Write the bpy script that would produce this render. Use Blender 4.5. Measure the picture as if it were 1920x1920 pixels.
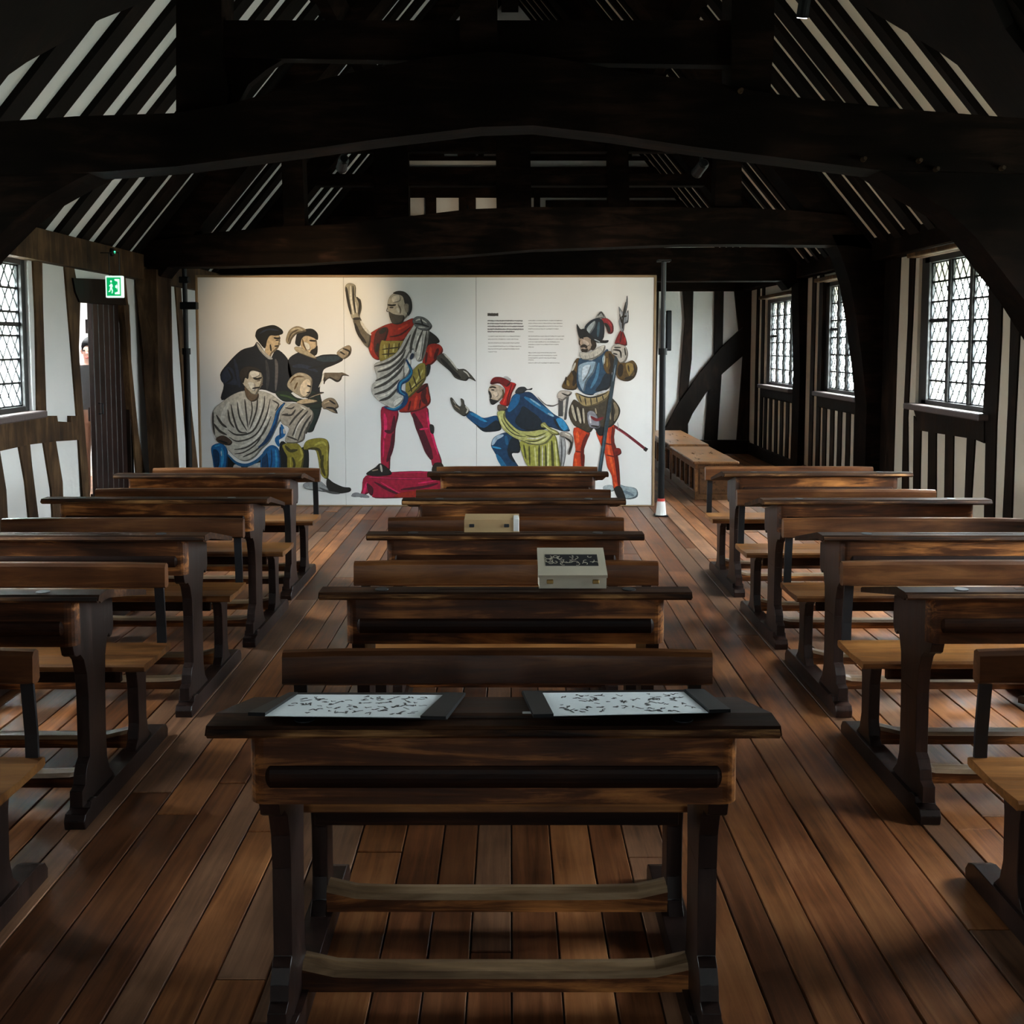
import bpy, bmesh, math, random
from mathutils import Vector
from mathutils.geometry import tessellate_polygon

for o in list(bpy.data.objects):
    bpy.data.objects.remove(o)
scene = bpy.context.scene
C = scene.collection
random.seed(7)

# ------------------------------------------------------------------ camera
F, PPX, PPY, PITCH, H = 1950.0, 956.0, 798.5, math.radians(4.5), 1.6
cam_d = bpy.data.cameras.new('camera')
cam = bpy.data.objects.new('camera', cam_d)
C.objects.link(cam)
cam.location = (0, 0, H)
cam.rotation_euler = (math.pi / 2 - PITCH, 0, 0)
cam_d.sensor_width = 36
cam_d.lens = 36 * F / 1920
cam_d.shift_x = (960 - PPX) / 1920
cam_d.shift_y = -(960 - PPY) / 1920
cam_d.clip_start = 0.05
cam_d.clip_end = 200
scene.camera = cam

# ------------------------------------------------------------------ world: overcast sky, dimmer ground below the horizon
w = bpy.data.worlds.new('world')
scene.world = w
w.use_nodes = True
nt = w.node_tree
nt.nodes.clear()
wo = nt.nodes.new('ShaderNodeOutputWorld')
bg = nt.nodes.new('ShaderNodeBackground')
tc = nt.nodes.new('ShaderNodeTexCoord')
sp = nt.nodes.new('ShaderNodeSeparateXYZ')
rp = nt.nodes.new('ShaderNodeValToRGB')
cr = rp.color_ramp                      # overcast: zenith about three times the horizon, dim ground
cr.elements.new(0.52); cr.elements.new(0.75)
for e, p, c in zip(cr.elements, (0.48, 0.52, 0.75, 1.0), ((0.13, 0.14, 0.12), (0.36, 0.37, 0.375), (0.71, 0.72, 0.72), (1.0, 1.0, 0.99))):
    e.position = p; e.color = (*c, 1)
mp = nt.nodes.new('ShaderNodeMapRange')
mp.inputs[1].default_value = -1
mp.inputs[2].default_value = 1
nt.links.new(tc.outputs['Generated'], sp.inputs[0])
nt.links.new(sp.outputs['Z'], mp.inputs[0])
nt.links.new(mp.outputs[0], rp.inputs[0])
nt.links.new(rp.outputs[0], bg.inputs[0])
bg.inputs[1].default_value = 24.0
nt.links.new(bg.outputs[0], wo.inputs[0])
try:
    w.cycles.sampling_method = 'AUTOMATIC'
except Exception:
    pass

vs = scene.view_settings
vs.view_transform = 'Standard'
vs.look = 'None'
vs.exposure = 2.98
vs.gamma = 1.0
vs.use_curve_mapping = False

# room size
XL, XR, YE, YF, ZP, SL = -3.5, 3.5, 15.2, -3.0, 2.42, 1.2
# windows: side, y0, y1, z0, z1, number of lights, rows of saddle bars, separate panes
WIN = [
    ('R', 7.60, 8.97, 1.08, 2.33, 3, 7, True),
    ('R', 10.35, 11.70, 1.06, 2.28, 4, 6, False),
    ('R', 12.80, 14.30, 1.04, 2.20, 4, 6, False),
    ('L', 6.30, 7.62, 1.10, 2.22, 3, 6, True),
    ('R', 4.95, 6.60, 0.95, 2.35, 4, 7, False),
    ('R', 2.70, 4.20, 1.00, 2.35, 4, 7, False),
    ('L', 3.50, 4.30, 1.10, 2.22, 2, 6, False),
]
for s, y0, y1, z0, z1, *_ in WIN:          # sky portals in the window openings
    l = bpy.data.lights.new('sky_portal', 'AREA')
    l.shape = 'RECTANGLE'
    l.size = y1 - y0
    l.size_y = z1 - z0
    l.cycles.is_portal = True
    o = bpy.data.objects.new('sky_portal', l)
    C.objects.link(o)
    sg = 1 if s == 'R' else -1
    o.location = (sg * 3.74, (y0 + y1) / 2, (z0 + z1) / 2)
    o.rotation_euler = (math.pi / 2, 0, sg * math.pi / 2)
l = bpy.data.lights.new('sky_portal', 'AREA')          # added window, unseen behind the camera, as soft fill on the desk fronts
l.shape = 'RECTANGLE'; l.size = 0.64; l.size_y = 0.6; l.cycles.is_portal = True
o = bpy.data.objects.new('sky_portal', l); C.objects.link(o)
o.location = (0, YF - .22, 1.8); o.rotation_euler = (math.pi / 2, 0, 0)


# ------------------------------------------------------------------ pixels to points
SP, CP = math.sin(PITCH), math.cos(PITCH)
def ray(u, v):
    a, b = (u - PPX) / F, (PPY - v) / F
    return Vector((a, CP + b * SP, -SP + b * CP))
def onX(u, v, x):
    d = ray(u, v); t = x / d.x
    return Vector((x, d.y * t, H + d.z * t))
def onY(u, v, y):
    d = ray(u, v); t = y / d.y
    return Vector((d.x * t, y, H + d.z * t))
def onZ(u, v, z):
    d = ray(u, v); t = (z - H) / d.z
    return Vector((d.x * t, d.y * t, z))


# ------------------------------------------------------------------ materials
MAT = {}
def newmat(name):
    m = bpy.data.materials.new(name)
    m.use_nodes = True
    MAT[name] = m
    b = m.node_tree.nodes['Principled BSDF']
    return m, m.node_tree, b
def plain(name, col, rough=0.6, metal=0.0, spec=0.5, bump=0.0, bscale=40, var=0.0):
    m, t, b = newmat(name)
    b.inputs['Base Color'].default_value = (*col, 1)
    b.inputs['Roughness'].default_value = rough
    b.inputs['Metallic'].default_value = metal
    b.inputs['Specular IOR Level'].default_value = spec
    if bump or var:
        co = t.nodes.new('ShaderNodeTexCoord')
        n = t.nodes.new('ShaderNodeTexNoise')
        n.inputs['Scale'].default_value = bscale
        n.inputs['Detail'].default_value = 5
        t.links.new(co.outputs['Object'], n.inputs['Vector'])
        if bump:
            bp = t.nodes.new('ShaderNodeBump')
            bp.inputs['Strength'].default_value = bump
            bp.inputs['Distance'].default_value = 0.01
            t.links.new(n.outputs['Fac'], bp.inputs['Height'])
            t.links.new(bp.outputs[0], b.inputs['Normal'])
        if var:
            r = t.nodes.new('ShaderNodeValToRGB')
            r.color_ramp.elements[0].position = 0.3
            r.color_ramp.elements[1].position = 0.7
            r.color_ramp.elements[0].color = (*[c * (1 - var) for c in col], 1)
            r.color_ramp.elements[1].color = (*[min(1, c * (1 + var)) for c in col], 1)
            n2 = t.nodes.new('ShaderNodeTexNoise')
            n2.inputs['Scale'].default_value = bscale * 0.12
            n2.inputs['Detail'].default_value = 6
            t.links.new(co.outputs['Object'], n2.inputs['Vector'])
            t.links.new(n2.outputs['Fac'], r.inputs[0])
            t.links.new(r.outputs[0], b.inputs['Base Color'])
    return m
def wood(name, cols, scale=(3, 30, 30), rough=(0.3, 0.55), bump=0.25, pos=None, hue=0.25, spec=0.5, wear=None):
    """stretched noise grain; cols = ramp colours dark to light; shifted at random per object"""
    m, t, b = newmat(name)
    N, L = t.nodes.new, t.links.new
    co = N('ShaderNodeTexCoord')
    oi = N('ShaderNodeObjectInfo')
    ml = N('ShaderNodeVectorMath'); ml.operation = 'SCALE'
    cb = N('ShaderNodeCombineXYZ')
    for i in range(3):
        L(oi.outputs['Random'], cb.inputs[i])
    L(cb.outputs[0], ml.inputs[0]); ml.inputs['Scale'].default_value = 37.0
    ad = N('ShaderNodeVectorMath'); ad.operation = 'ADD'
    L(co.outputs['Object'], ad.inputs[0]); L(ml.outputs[0], ad.inputs[1])
    mg = N('ShaderNodeMapping'); mg.inputs['Scale'].default_value = scale
    L(ad.outputs[0], mg.inputs[0])
    n1 = N('ShaderNodeTexNoise'); n1.inputs['Scale'].default_value = 1.0
    n1.inputs['Detail'].default_value = 8; n1.inputs['Roughness'].default_value = 0.65; n1.inputs['Distortion'].default_value = 0.6
    L(mg.outputs[0], n1.inputs['Vector'])
    n2 = N('ShaderNodeTexNoise'); n2.inputs['Scale'].default_value = 2.6; n2.inputs['Detail'].default_value = 4
    L(ad.outputs[0], n2.inputs['Vector'])
    mx = N('ShaderNodeMath'); mx.operation = 'MULTIPLY_ADD'
    mx.inputs[1].default_value = 0.55
    h = N('ShaderNodeMath'); h.operation = 'MULTIPLY'; h.inputs[1].default_value = 0.45
    L(n2.outputs['Fac'], h.inputs[0]); L(n1.outputs['Fac'], mx.inputs[0]); L(h.outputs[0], mx.inputs[2])
    r = N('ShaderNodeValToRGB')
    cr = r.color_ramp
    k = len(cols)
    pos = pos or [0.36 + 0.30 * i / (k - 1) for i in range(k)]
    while len(cr.elements) < k:
        cr.elements.new(0.5)
    for e, p, c in zip(cr.elements, pos, cols):
        e.position = p; e.color = (*c, 1)
    L(mx.outputs[0], r.inputs[0])
    hv = N('ShaderNodeHueSaturation')
    mr = N('ShaderNodeMapRange'); mr.inputs[3].default_value = 1 - hue; mr.inputs[4].default_value = 1 + hue
    L(oi.outputs['Random'], mr.inputs[0]); L(mr.outputs[0], hv.inputs['Value'])
    L(r.outputs[0], hv.inputs['Color']); L(hv.outputs[0], b.inputs['Base Color'])
    rr = N('ShaderNodeMapRange'); rr.inputs[3].default_value = rough[0]; rr.inputs[4].default_value = rough[1]
    L(n1.outputs['Fac'], rr.inputs[0]); L(rr.outputs[0], b.inputs['Roughness'])
    b.inputs['Specular IOR Level'].default_value = spec
    bp = N('ShaderNodeBump'); bp.inputs['Strength'].default_value = bump; bp.inputs['Distance'].default_value = 0.004
    L(n1.outputs['Fac'], bp.inputs['Height']); L(bp.outputs[0], b.inputs['Normal'])
    return m
def glow(name, col, s):
    m, t, b = newmat(name)
    b.inputs['Base Color'].default_value = (*[min(1, c) for c in col], 1)
    b.inputs['Emission Color'].default_value = (*col, 1)
    b.inputs['Emission Strength'].default_value = s
    return m

plain('plaster', (0.74, 0.735, 0.72), 0.9, bump=0.35, bscale=14, var=0.05)
plain('plaster_shaded', (0.68, 0.60, 0.475), 0.9, bump=0.35, bscale=14, var=0.05)  # plaster toned darker and warmer, since the right side gets mostly bounced light
plain('ground_dark', (0.015, 0.011, 0.008), 0.8)
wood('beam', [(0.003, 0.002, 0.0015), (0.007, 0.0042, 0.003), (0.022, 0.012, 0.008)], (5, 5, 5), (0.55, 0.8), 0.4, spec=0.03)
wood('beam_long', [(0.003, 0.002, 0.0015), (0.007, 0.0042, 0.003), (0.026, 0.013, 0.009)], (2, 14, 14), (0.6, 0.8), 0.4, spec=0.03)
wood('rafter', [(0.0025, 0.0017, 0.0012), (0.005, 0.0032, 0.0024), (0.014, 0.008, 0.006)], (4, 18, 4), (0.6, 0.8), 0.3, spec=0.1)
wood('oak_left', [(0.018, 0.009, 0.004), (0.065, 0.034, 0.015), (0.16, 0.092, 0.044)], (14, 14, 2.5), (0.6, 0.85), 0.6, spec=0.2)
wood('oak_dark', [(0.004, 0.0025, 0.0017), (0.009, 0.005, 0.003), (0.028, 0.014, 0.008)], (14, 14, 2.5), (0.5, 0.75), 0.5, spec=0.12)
wood('door_wood', [(0.010, 0.005, 0.004), (0.022, 0.010, 0.008), (0.042, 0.021, 0.016)], (22, 22, 1.5), (0.35, 0.5), 0.3, spec=0.3)
wood('floor_wood', [(0.085, 0.027, 0.009), (0.29, 0.105, 0.036), (0.47, 0.200, 0.078)], (30, 1.6, 30), (0.32, 0.55), 0.25, hue=0.4, spec=0.35)
wood('floor_grey', [(0.08, 0.036, 0.020), (0.22, 0.104, 0.056), (0.37, 0.19, 0.107)], (30, 1.6, 30), (0.28, 0.48), 0.25, hue=0.35, spec=0.4)
wood('floor_dark', [(0.05, 0.016, 0.006), (0.165, 0.056, 0.021), (0.31, 0.118, 0.047)], (30, 1.6, 30), (0.3, 0.52), 0.25, hue=0.35, spec=0.35)
wood('desk_panel', [(0.018, 0.0055, 0.002), (0.085, 0.026, 0.0075), (0.58, 0.22, 0.060)], (2.2, 26, 26), (0.32, 0.52), 0.3, pos=[0.40, 0.52, 0.66], spec=0.25)
wood('desk_mould', [(0.006, 0.0025, 0.0015), (0.018, 0.006, 0.003), (0.05, 0.018, 0.007)], (2.2, 26, 26), (0.4, 0.6), 0.3, spec=0.1)
wood('desk_end', [(0.008, 0.0035, 0.0028), (0.020, 0.009, 0.007), (0.05, 0.022, 0.015)], (20, 20, 2.5), (0.32, 0.5), 0.2, spec=0.35)
wood('desk_top', [(0.010, 0.0045, 0.0025), (0.030, 0.013, 0.007), (0.11, 0.048, 0.023)], (2.4, 24, 24), (0.45, 0.65), 0.25, spec=0.06)
wood('desk_edge', [(0.012, 0.005, 0.003), (0.09, 0.034, 0.012), (0.60, 0.30, 0.11)], (3, 30, 30), (0.3, 0.5), 0.5, pos=[0.42, 0.52, 0.64], spec=0.35)
wood('seat_wood', [(0.07, 0.024, 0.007), (0.24, 0.092, 0.025), (0.42, 0.19, 0.056)], (2.4, 24, 24), (0.3, 0.5), 0.25, spec=0.35)
wood('back_wood', [(0.028, 0.0085, 0.0025), (0.10, 0.033, 0.0095), (0.23, 0.09, 0.027)], (2.4, 24, 24), (0.25, 0.42), 0.25, spec=0.45)
wood('footrest_wood', [(0.05, 0.026, 0.012), (0.19, 0.115, 0.06), (0.36, 0.24, 0.14)], (2.4, 24, 24), (0.3, 0.5), 0.25)
wood('chest_wood', [(0.06, 0.025, 0.010), (0.17, 0.075, 0.028), (0.27, 0.13, 0.05)], (20, 2, 20), (0.2, 0.4), 0.15)
plain('iron', (0.012, 0.013, 0.016), 0.45, 0.0, 0.4, bump=0.1)
plain('black', (0.004, 0.004, 0.0045), 0.5, 0, 0.2)
plain('lead', (0.03, 0.033, 0.036), 0.55, 0.4)
plain('frame_dark', (0.02, 0.018, 0.018), 0.45)
plain('stone_sill', (0.10, 0.075, 0.072), 0.5, bump=0.2)
plain('brass', (0.35, 0.22, 0.08), 0.35, 1.0)
plain('board_white', (0.80, 0.80, 0.79), 0.55)
plain('ply_edge', (0.30, 0.19, 0.10), 0.6, var=0.15)
plain('cream_box', (0.62, 0.55, 0.42), 0.5, var=0.06)
plain('tan_box', (0.50, 0.33, 0.16), 0.5, var=0.1)
plain('paper', (0.72, 0.77, 0.79), 0.6)
plain('ink', (0.015, 0.015, 0.016), 0.7)
plain('slate', (0.008, 0.008, 0.009), 0.5, 0, 0.12)
plain('white_plastic', (0.75, 0.75, 0.74), 0.4)
plain('red_plastic', (0.5, 0.04, 0.03), 0.4)
glow('sign_green', (0.0, 0.40, 0.12), 0.12)
glow('sign_white', (0.80, 1.0, 0.90), 0.12)
glow('led_green', (0.05, 0.9, 0.35), 0.5)
glow('lamp_warm', (1.0, 0.72, 0.42), 1.0)
glow('lamp_cool', (0.95, 0.95, 1.0), 0.8)
# glass: thin old panes, mostly clear with a weak reflection
m, t, b = newmat('glass')
t.nodes.remove(b)
out = t.nodes['Material Output']
tr = t.nodes.new('ShaderNodeBsdfTransparent'); tr.inputs[0].default_value = (0.86, 0.91, 0.92, 1)
gl = t.nodes.new('ShaderNodeBsdfGlossy'); gl.inputs['Roughness'].default_value = 0.08
mx = t.nodes.new('ShaderNodeMixShader'); mx.inputs[0].default_value = 0.07
t.links.new(tr.outputs[0], mx.inputs[1]); t.links.new(gl.outputs[0], mx.inputs[2]); t.links.new(mx.outputs[0], out.inputs[0])


# ------------------------------------------------------------------ mesh helpers
def obj(name, bm, mat, parent=None, kind=None, smooth=False):
    me = bpy.data.meshes.new(name)
    bmesh.ops.recalc_face_normals(bm, faces=bm.faces)
    bm.to_mesh(me); bm.free()
    for mm in (mat if isinstance(mat, (list, tuple)) else [mat]):
        me.materials.append(MAT[mm])
    if smooth:
        me.polygons.foreach_set('use_smooth', [True] * len(me.polygons))
    o = bpy.data.objects.new(name, me)
    C.objects.link(o)
    if parent:
        o.parent = parent
    if kind:
        o['kind'] = kind
    return o
def empty(name, loc=(0, 0, 0), rz=0):
    o = bpy.data.objects.new(name, None)
    C.objects.link(o)
    o.location = loc; o.rotation_euler = (0, 0, rz); o.empty_display_size = 0.1
    return o
def tag(o, label=None, cat=None, group=None, kind=None):
    if label: o['label'] = label
    if cat: o['category'] = cat
    if group: o['group'] = group
    if kind: o['kind'] = kind
    return o
def box(bm, a, b, mi=0):
    x0, y0, z0 = a; x1, y1, z1 = b
    v = [bm.verts.new(p) for p in ((x0, y0, z0), (x1, y0, z0), (x1, y1, z0), (x0, y1, z0), (x0, y0, z1), (x1, y0, z1), (x1, y1, z1), (x0, y1, z1))]
    for f in ((0, 1, 2, 3), (4, 5, 6, 7), (0, 1, 5, 4), (1, 2, 6, 5), (2, 3, 7, 6), (3, 0, 4, 7)):
        bm.faces.new([v[i] for i in f]).material_index = mi
def bev(bm, w, seg=1):
    bmesh.ops.bevel(bm, geom=list(bm.edges), offset=w, segments=seg, affect='EDGES', clamp_overlap=True)
    return bm
def nbox(a, b, bevel=0.0, seg=1):
    bm = bmesh.new(); box(bm, a, b)
    if bevel: bev(bm, bevel, seg)
    return bm
def prism(bm, pts, off, mi=0):
    """extrude a (possibly concave) planar outline along off"""
    pts = [Vector(p) for p in pts]; off = Vector(off); n = len(pts)
    a = [bm.verts.new(p) for p in pts]
    b = [bm.verts.new(p + off) for p in pts]
    for tri in tessellate_polygon([pts]):
        try:
            bm.faces.new([a[i] for i in tri]).material_index = mi
            bm.faces.new([b[i] for i in tri]).material_index = mi
        except ValueError:
            pass
    for i in range(n):
        j = (i + 1) % n
        bm.faces.new([a[i], a[j], b[j], b[i]]).material_index = mi
    return bm
def nprism(pts, off):
    return prism(bmesh.new(), pts, off)
def smoothpoly(p, k=3):
    """closed Catmull-Rom"""
    n = len(p); out = []
    for i in range(n):
        p0, p1, p2, p3 = p[i - 1], p[i], p[(i + 1) % n], p[(i + 2) % n]
        for j in range(k):
            t = j / k
            out.append(tuple(0.5 * (2 * b + (c - a) * t + (2 * a - 5 * b + 4 * c - d) * t * t + (3 * b - a - 3 * c + d) * t ** 3)
                             for a, b, c, d in zip(p0, p1, p2, p3)))
    return out
def smoothline(p, k=4):
    n = len(p); out = []
    for i in range(n - 1):
        p0, p1, p2, p3 = p[max(i - 1, 0)], p[i], p[i + 1], p[min(i + 2, n - 1)]
        for j in range(k):
            t = j / k
            out.append(tuple(0.5 * (2 * b + (c - a) * t + (2 * a - 5 * b + 4 * c - d) * t * t + (3 * b - a - 3 * c + d) * t ** 3)
                             for a, b, c, d in zip(p0, p1, p2, p3)))
    out.append(tuple(p[-1]))
    return out
def tube(bm, pts, r, n=10, mi=0):
    pts = [Vector(p) for p in pts]
    rs = r if isinstance(r, (list, tuple)) else [r] * len(pts)
    rings = []
    for i, p in enumerate(pts):
        d = (pts[min(i + 1, len(pts) - 1)] - pts[max(i - 1, 0)]).normalized()
        u = d.orthogonal().normalized() if abs(d.z) < 0.9 else Vector((1, 0, 0))
        u = (u - d * u.dot(d)).normalized(); v = d.cross(u)
        rings.append([bm.verts.new(p + (u * math.cos(a) + v * math.sin(a)) * rs[i]) for a in [2 * math.pi * k / n for k in range(n)]])
    for a, b in zip(rings, rings[1:]):
        for k in range(n):
            bm.faces.new([a[k], a[(k + 1) % n], b[(k + 1) % n], b[k]]).material_index = mi
    bm.faces.new(rings[0]).material_index = mi
    bm.faces.new(rings[-1]).material_index = mi
    return bm
def copy_tree(o, parent=None):
    c = o.copy(); C.objects.link(c); c.parent = parent
    for ch in list(o.children):
        copy_tree(ch, c)
    return c

# ================================================================== STRUCTURE
APEX = ZP + 3.5 * SL
NRM = math.sqrt(1 + SL * SL)
# ---- floor: base slab and single boards
floor = empty('floor'); tag(floor, kind='structure')
bm = bmesh.new(); box(bm, (-3.72, YF, -0.2), (3.72, YE + .2, -0.028))
obj('subfloor', bm, 'ground_dark', floor)
obj('rear_boards', nbox((-3.5, YF, -0.028), (3.5, 0.55, 0.0)), 'floor_dark', floor)
rnd = random.Random(11)
x = -3.5
col_i = 0
while x < 3.49:
    wd = min(rnd.choice([.10, .11, .12, .125, .13, .145]), 3.5 - x)
    if 3.5 - x - wd < .08: wd = 3.5 - x
    y = 0.55
    first = rnd.uniform(.6, 3.2)
    while y < YE - .01:
        ln = first if y == 0.55 else rnd.uniform(2.4, 5.0)
        y1 = min(y + ln, YE)
        if YE - y1 < .6: y1 = YE
        dz = rnd.uniform(-.0022, .0012)
        b_ = nbox((-wd / 2 + .0022, 0, -.026 + dz), (wd / 2 - .0022, y1 - y - .004, dz), .0025)
        mt = rnd.choices(['floor_wood', 'floor_grey', 'floor_dark'], [5, 3, 3])[0]
        o = obj('floorboard', b_, mt, floor)
        o.location = (x + wd / 2, y, 0)
        y = y1
    x += wd; col_i += 1

# ---- side walls with their openings
DOOR = (8.46, 9.58, 0.0, 1.97)
def wall(name, sg, openings, mat):
    bm = bmesh.new()
    xa, xb = sorted((sg * 3.5, sg * 3.72))
    ys = sorted(openings); y = YF
    for y0, y1, z0, z1 in ys:
        box(bm, (xa, y, 0), (xb, y0, ZP + .05))
        if z0 > 0: box(bm, (xa, y0, 0), (xb, y1, z0))
        box(bm, (xa, y0, z1), (xb, y1, ZP + .05))
        y = y1
    box(bm, (xa, y, 0), (xb, YE + .2, ZP + .05))
    return obj(name, bm, mat, kind='structure')
wl = wall('wall_left', -1, [q[1:5] for q in WIN if q[0] == 'L'] + [DOOR], 'plaster')
wr = wall('wall_right', 1, [q[1:5] for q in WIN if q[0] == 'R'], 'plaster_shaded')
def gable(name, y0, y1, mat):
    return obj(name, nprism([(-3.72, y0, 0), (3.72, y0, 0), (3.72, y0, ZP), (0, y0, APEX + .3), (-3.72, y0, ZP)], (0, y1 - y0, 0)), mat, kind='structure')
wb = gable('wall_back', YE, YE + .2, 'plaster')
bm = bmesh.new()
FX0, FX1, FZ0, FZ1 = -.32, .32, 1.5, 2.1  # opening for the added fill window
box(bm, (-3.72, YF - .2, 0), (FX0, YF, ZP)); box(bm, (FX1, YF - .2, 0), (3.72, YF, ZP))
box(bm, (FX0, YF - .2, 0), (FX1, YF, FZ0)); box(bm, (FX0, YF - .2, FZ1), (FX1, YF, ZP))
prism(bm, [(-3.72, YF - .2, ZP), (3.72, YF - .2, ZP), (0, YF - .2, APEX + .3)], (0, .2, 0))
wf = obj('wall_front', bm, 'plaster', kind='structure')

# ---- timbers traced on the walls (crop pixels -> wall plane)
def crop(pts, ox, oy, s):
    return [(ox + a * s, oy + b * s) for a, b in pts]
def wall_timber(pix, plane, parent, mat, name='stud', th=.05):
    kind, c = plane
    if kind == 'X':
        q = [onX(u, v, c) for u, v in pix]; off = (math.copysign(th, c), 0, 0)
    else:
        q = [onY(u, v, c) for u, v in pix]; off = (0, th, 0)
    return obj(name, nprism(q, off), mat, parent)
S5 = .3021
LT = [
    ('stud', [(205, 170), (262, 180), (268, 520), (290, 1200), (235, 1200), (225, 600)]),
    ('stud', [(400, 220), (455, 240), (500, 480), (490, 800), (560, 1690), (525, 2000), (575, 2150), (545, 2150), (480, 1200), (440, 700)]),
    ('rail', [(-300, 1260), (0, 1230), (280, 1190), (355, 1190), (360, 1225), (440, 1230), (440, 1190), (490, 1190), (495, 1340), (340, 1350), (180, 1370), (0, 1410), (-300, 1470)]),
    ('stud', [(115, 1350), (185, 1340), (200, 1500), (250, 1900), (275, 2250), (215, 2250), (190, 1900), (160, 1600)]),
    ('stud', [(270, 1340), (345, 1330), (390, 1600), (400, 1900), (410, 2200), (345, 2200), (335, 1900), (320, 1650)]),
    ('stud', [(-60, 1430), (0, 1405), (40, 1650), (55, 1900), (75, 2300), (-20, 2300), (-30, 1900)]),
    ('lintel', [(455, 335), (760, 350), (785, 505), (497, 485), (470, 420)]),
    ('stud', [(755, 330), (780, 335), (810, 650), (815, 850), (860, 1300), (900, 1560), (930, 2000), (880, 2000), (800, 900)]),
    ('stud', [(845, 340), (905, 330), (960, 900), (1000, 1560), (1020, 1900), (965, 1900), (925, 1250), (880, 800)]),
    ('stud', [(1085, 330), (1120, 330), (1150, 800), (1195, 1200), (1235, 1560), (1250, 1750), (1190, 1750), (1170, 1500), (1135, 1000)]),
]
for nm, p in LT:
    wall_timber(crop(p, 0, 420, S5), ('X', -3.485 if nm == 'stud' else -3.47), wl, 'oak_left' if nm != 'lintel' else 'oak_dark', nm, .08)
for yc in (5.95, 5.5, 5.0, 3.05, 2.7, 2.3, 1.8, 1.3, .8, .2, -.5, -1.2, -2.0):
    obj('stud', nbox((-3.56, yc - .08, 0), (-3.46, yc + .08, ZP), .01), 'oak_left', wl)
obj('wall_plate', nprism([(-3.60, YF, 2.24), (-3.40, YF, 2.24), (-3.40, YF, 2.47), (-3.60, YF, 2.47)], (0, YE - YF, -.06)), 'oak_left', wl)
obj('sill_beam', nbox((-3.6, YF, 0), (-3.475, 8.40, .16), .01), 'oak_left', wl)

S7 = .3022
RT = [
    ('stud', [(680, 150), (715, 140), (695, 600), (665, 1200), (668, 1640), (670, 2000), (625, 2000), (630, 1640), (640, 1200), (668, 600)]),
    ('stud', [(440, 120), (625, 120), (597, 800), (575, 1520), (570, 1900), (440, 1900), (440, 1000)]),
    ('stud', [(704, 1190), (748, 1260), (740, 1640), (740, 2000), (690, 2000), (700, 1640)]),
    ('stud', [(795, 1260), (842, 1270), (840, 1700), (838, 2050), (785, 2050), (790, 1700)]),
    ('stud', [(900, 1290), (950, 1300), (945, 1720), (940, 2100), (885, 2100), (893, 1720)]),
    ('stud', [(1035, 1300), (1085, 1300), (1060, 1700), (1050, 2150), (1005, 2150), (1020, 1700)]),
    ('rail', [(700, 1140), (1140, 1190), (1140, 1360), (1080, 1335), (745, 1282)]),
    ('stud', [(1178, 100), (1262, 100), (1245, 700), (1215, 1250), (1200, 1840), (1195, 2250), (1125, 2250), (1140, 1840), (1150, 1350), (1130, 1240), (1165, 600)]),
    ('stud', [(1320, 60), (1392, 40), (1330, 1250), (1310, 1840), (1300, 2350), (1235, 2350), (1255, 1840), (1290, 1100)]),
]
for nm, p in RT:
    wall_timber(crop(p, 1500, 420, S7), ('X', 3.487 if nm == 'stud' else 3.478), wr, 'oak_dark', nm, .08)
def rstud(yc, z0=0.0, z1=ZP, wd=.12):
    rr = random.Random(int(yc * 1000))
    a, b_ = rr.uniform(-.012, .012), rr.uniform(-.012, .012)
    q = [(3.487, yc - wd / 2 + a, z0), (3.487, yc + wd / 2 + a, z0), (3.487, yc + wd / 2 + b_, (z0 + z1) / 2), (3.487, yc + wd / 2 - a, z1), (3.487, yc - wd / 2 - a, z1), (3.487, yc - wd / 2 + b_, (z0 + z1) / 2)]
    obj('stud', nprism(q, (.08, 0, 0)), 'oak_dark', wr)
for yc in (10.02, 10.44, 10.71, 10.98, 11.24, 11.50): rstud(yc, 0, .96, .13)
for yc in (11.74, 12.02): rstud(yc, 0, ZP, .14)
for yc in (12.55, 12.78, 13.06, 13.34, 13.62, 13.90, 14.18): rstud(yc, 0, .94 if 12.7 < yc < 14.3 else ZP, .14)
for yc in (14.42, 14.72): rstud(yc, 0, ZP, .15)
for yc in (6.75, 4.82, 4.32, 2.5, 2.2, 1.9, 1.68, -.1, -.6, -1.2, -1.8, -2.4): rstud(yc, 0, ZP, .13)
for yc in (5.3, 5.6, 5.9, 6.2, 2.9, 3.2, 3.5, 3.8, 4.1): rstud(yc, 0, .96, .13)
for y0, y1, z0 in ((10.25, 11.72, 1.06), (12.7, 14.32, 1.04), (4.95, 6.6, .95), (2.7, 4.2, 1.0)):
    obj('rail', nbox((3.47, y0, z0 - .17), (3.56, y1, z0 - .04), .012), 'oak_dark', wr)
obj('wall_plate', nbox((3.36, YF, 2.37), (3.60, YE, 2.58), .012), 'beam', wr)
obj('sill_beam', nbox((3.47, YF, 0), (3.6, YE, .17), .012), 'oak_dark', wr)

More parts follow.
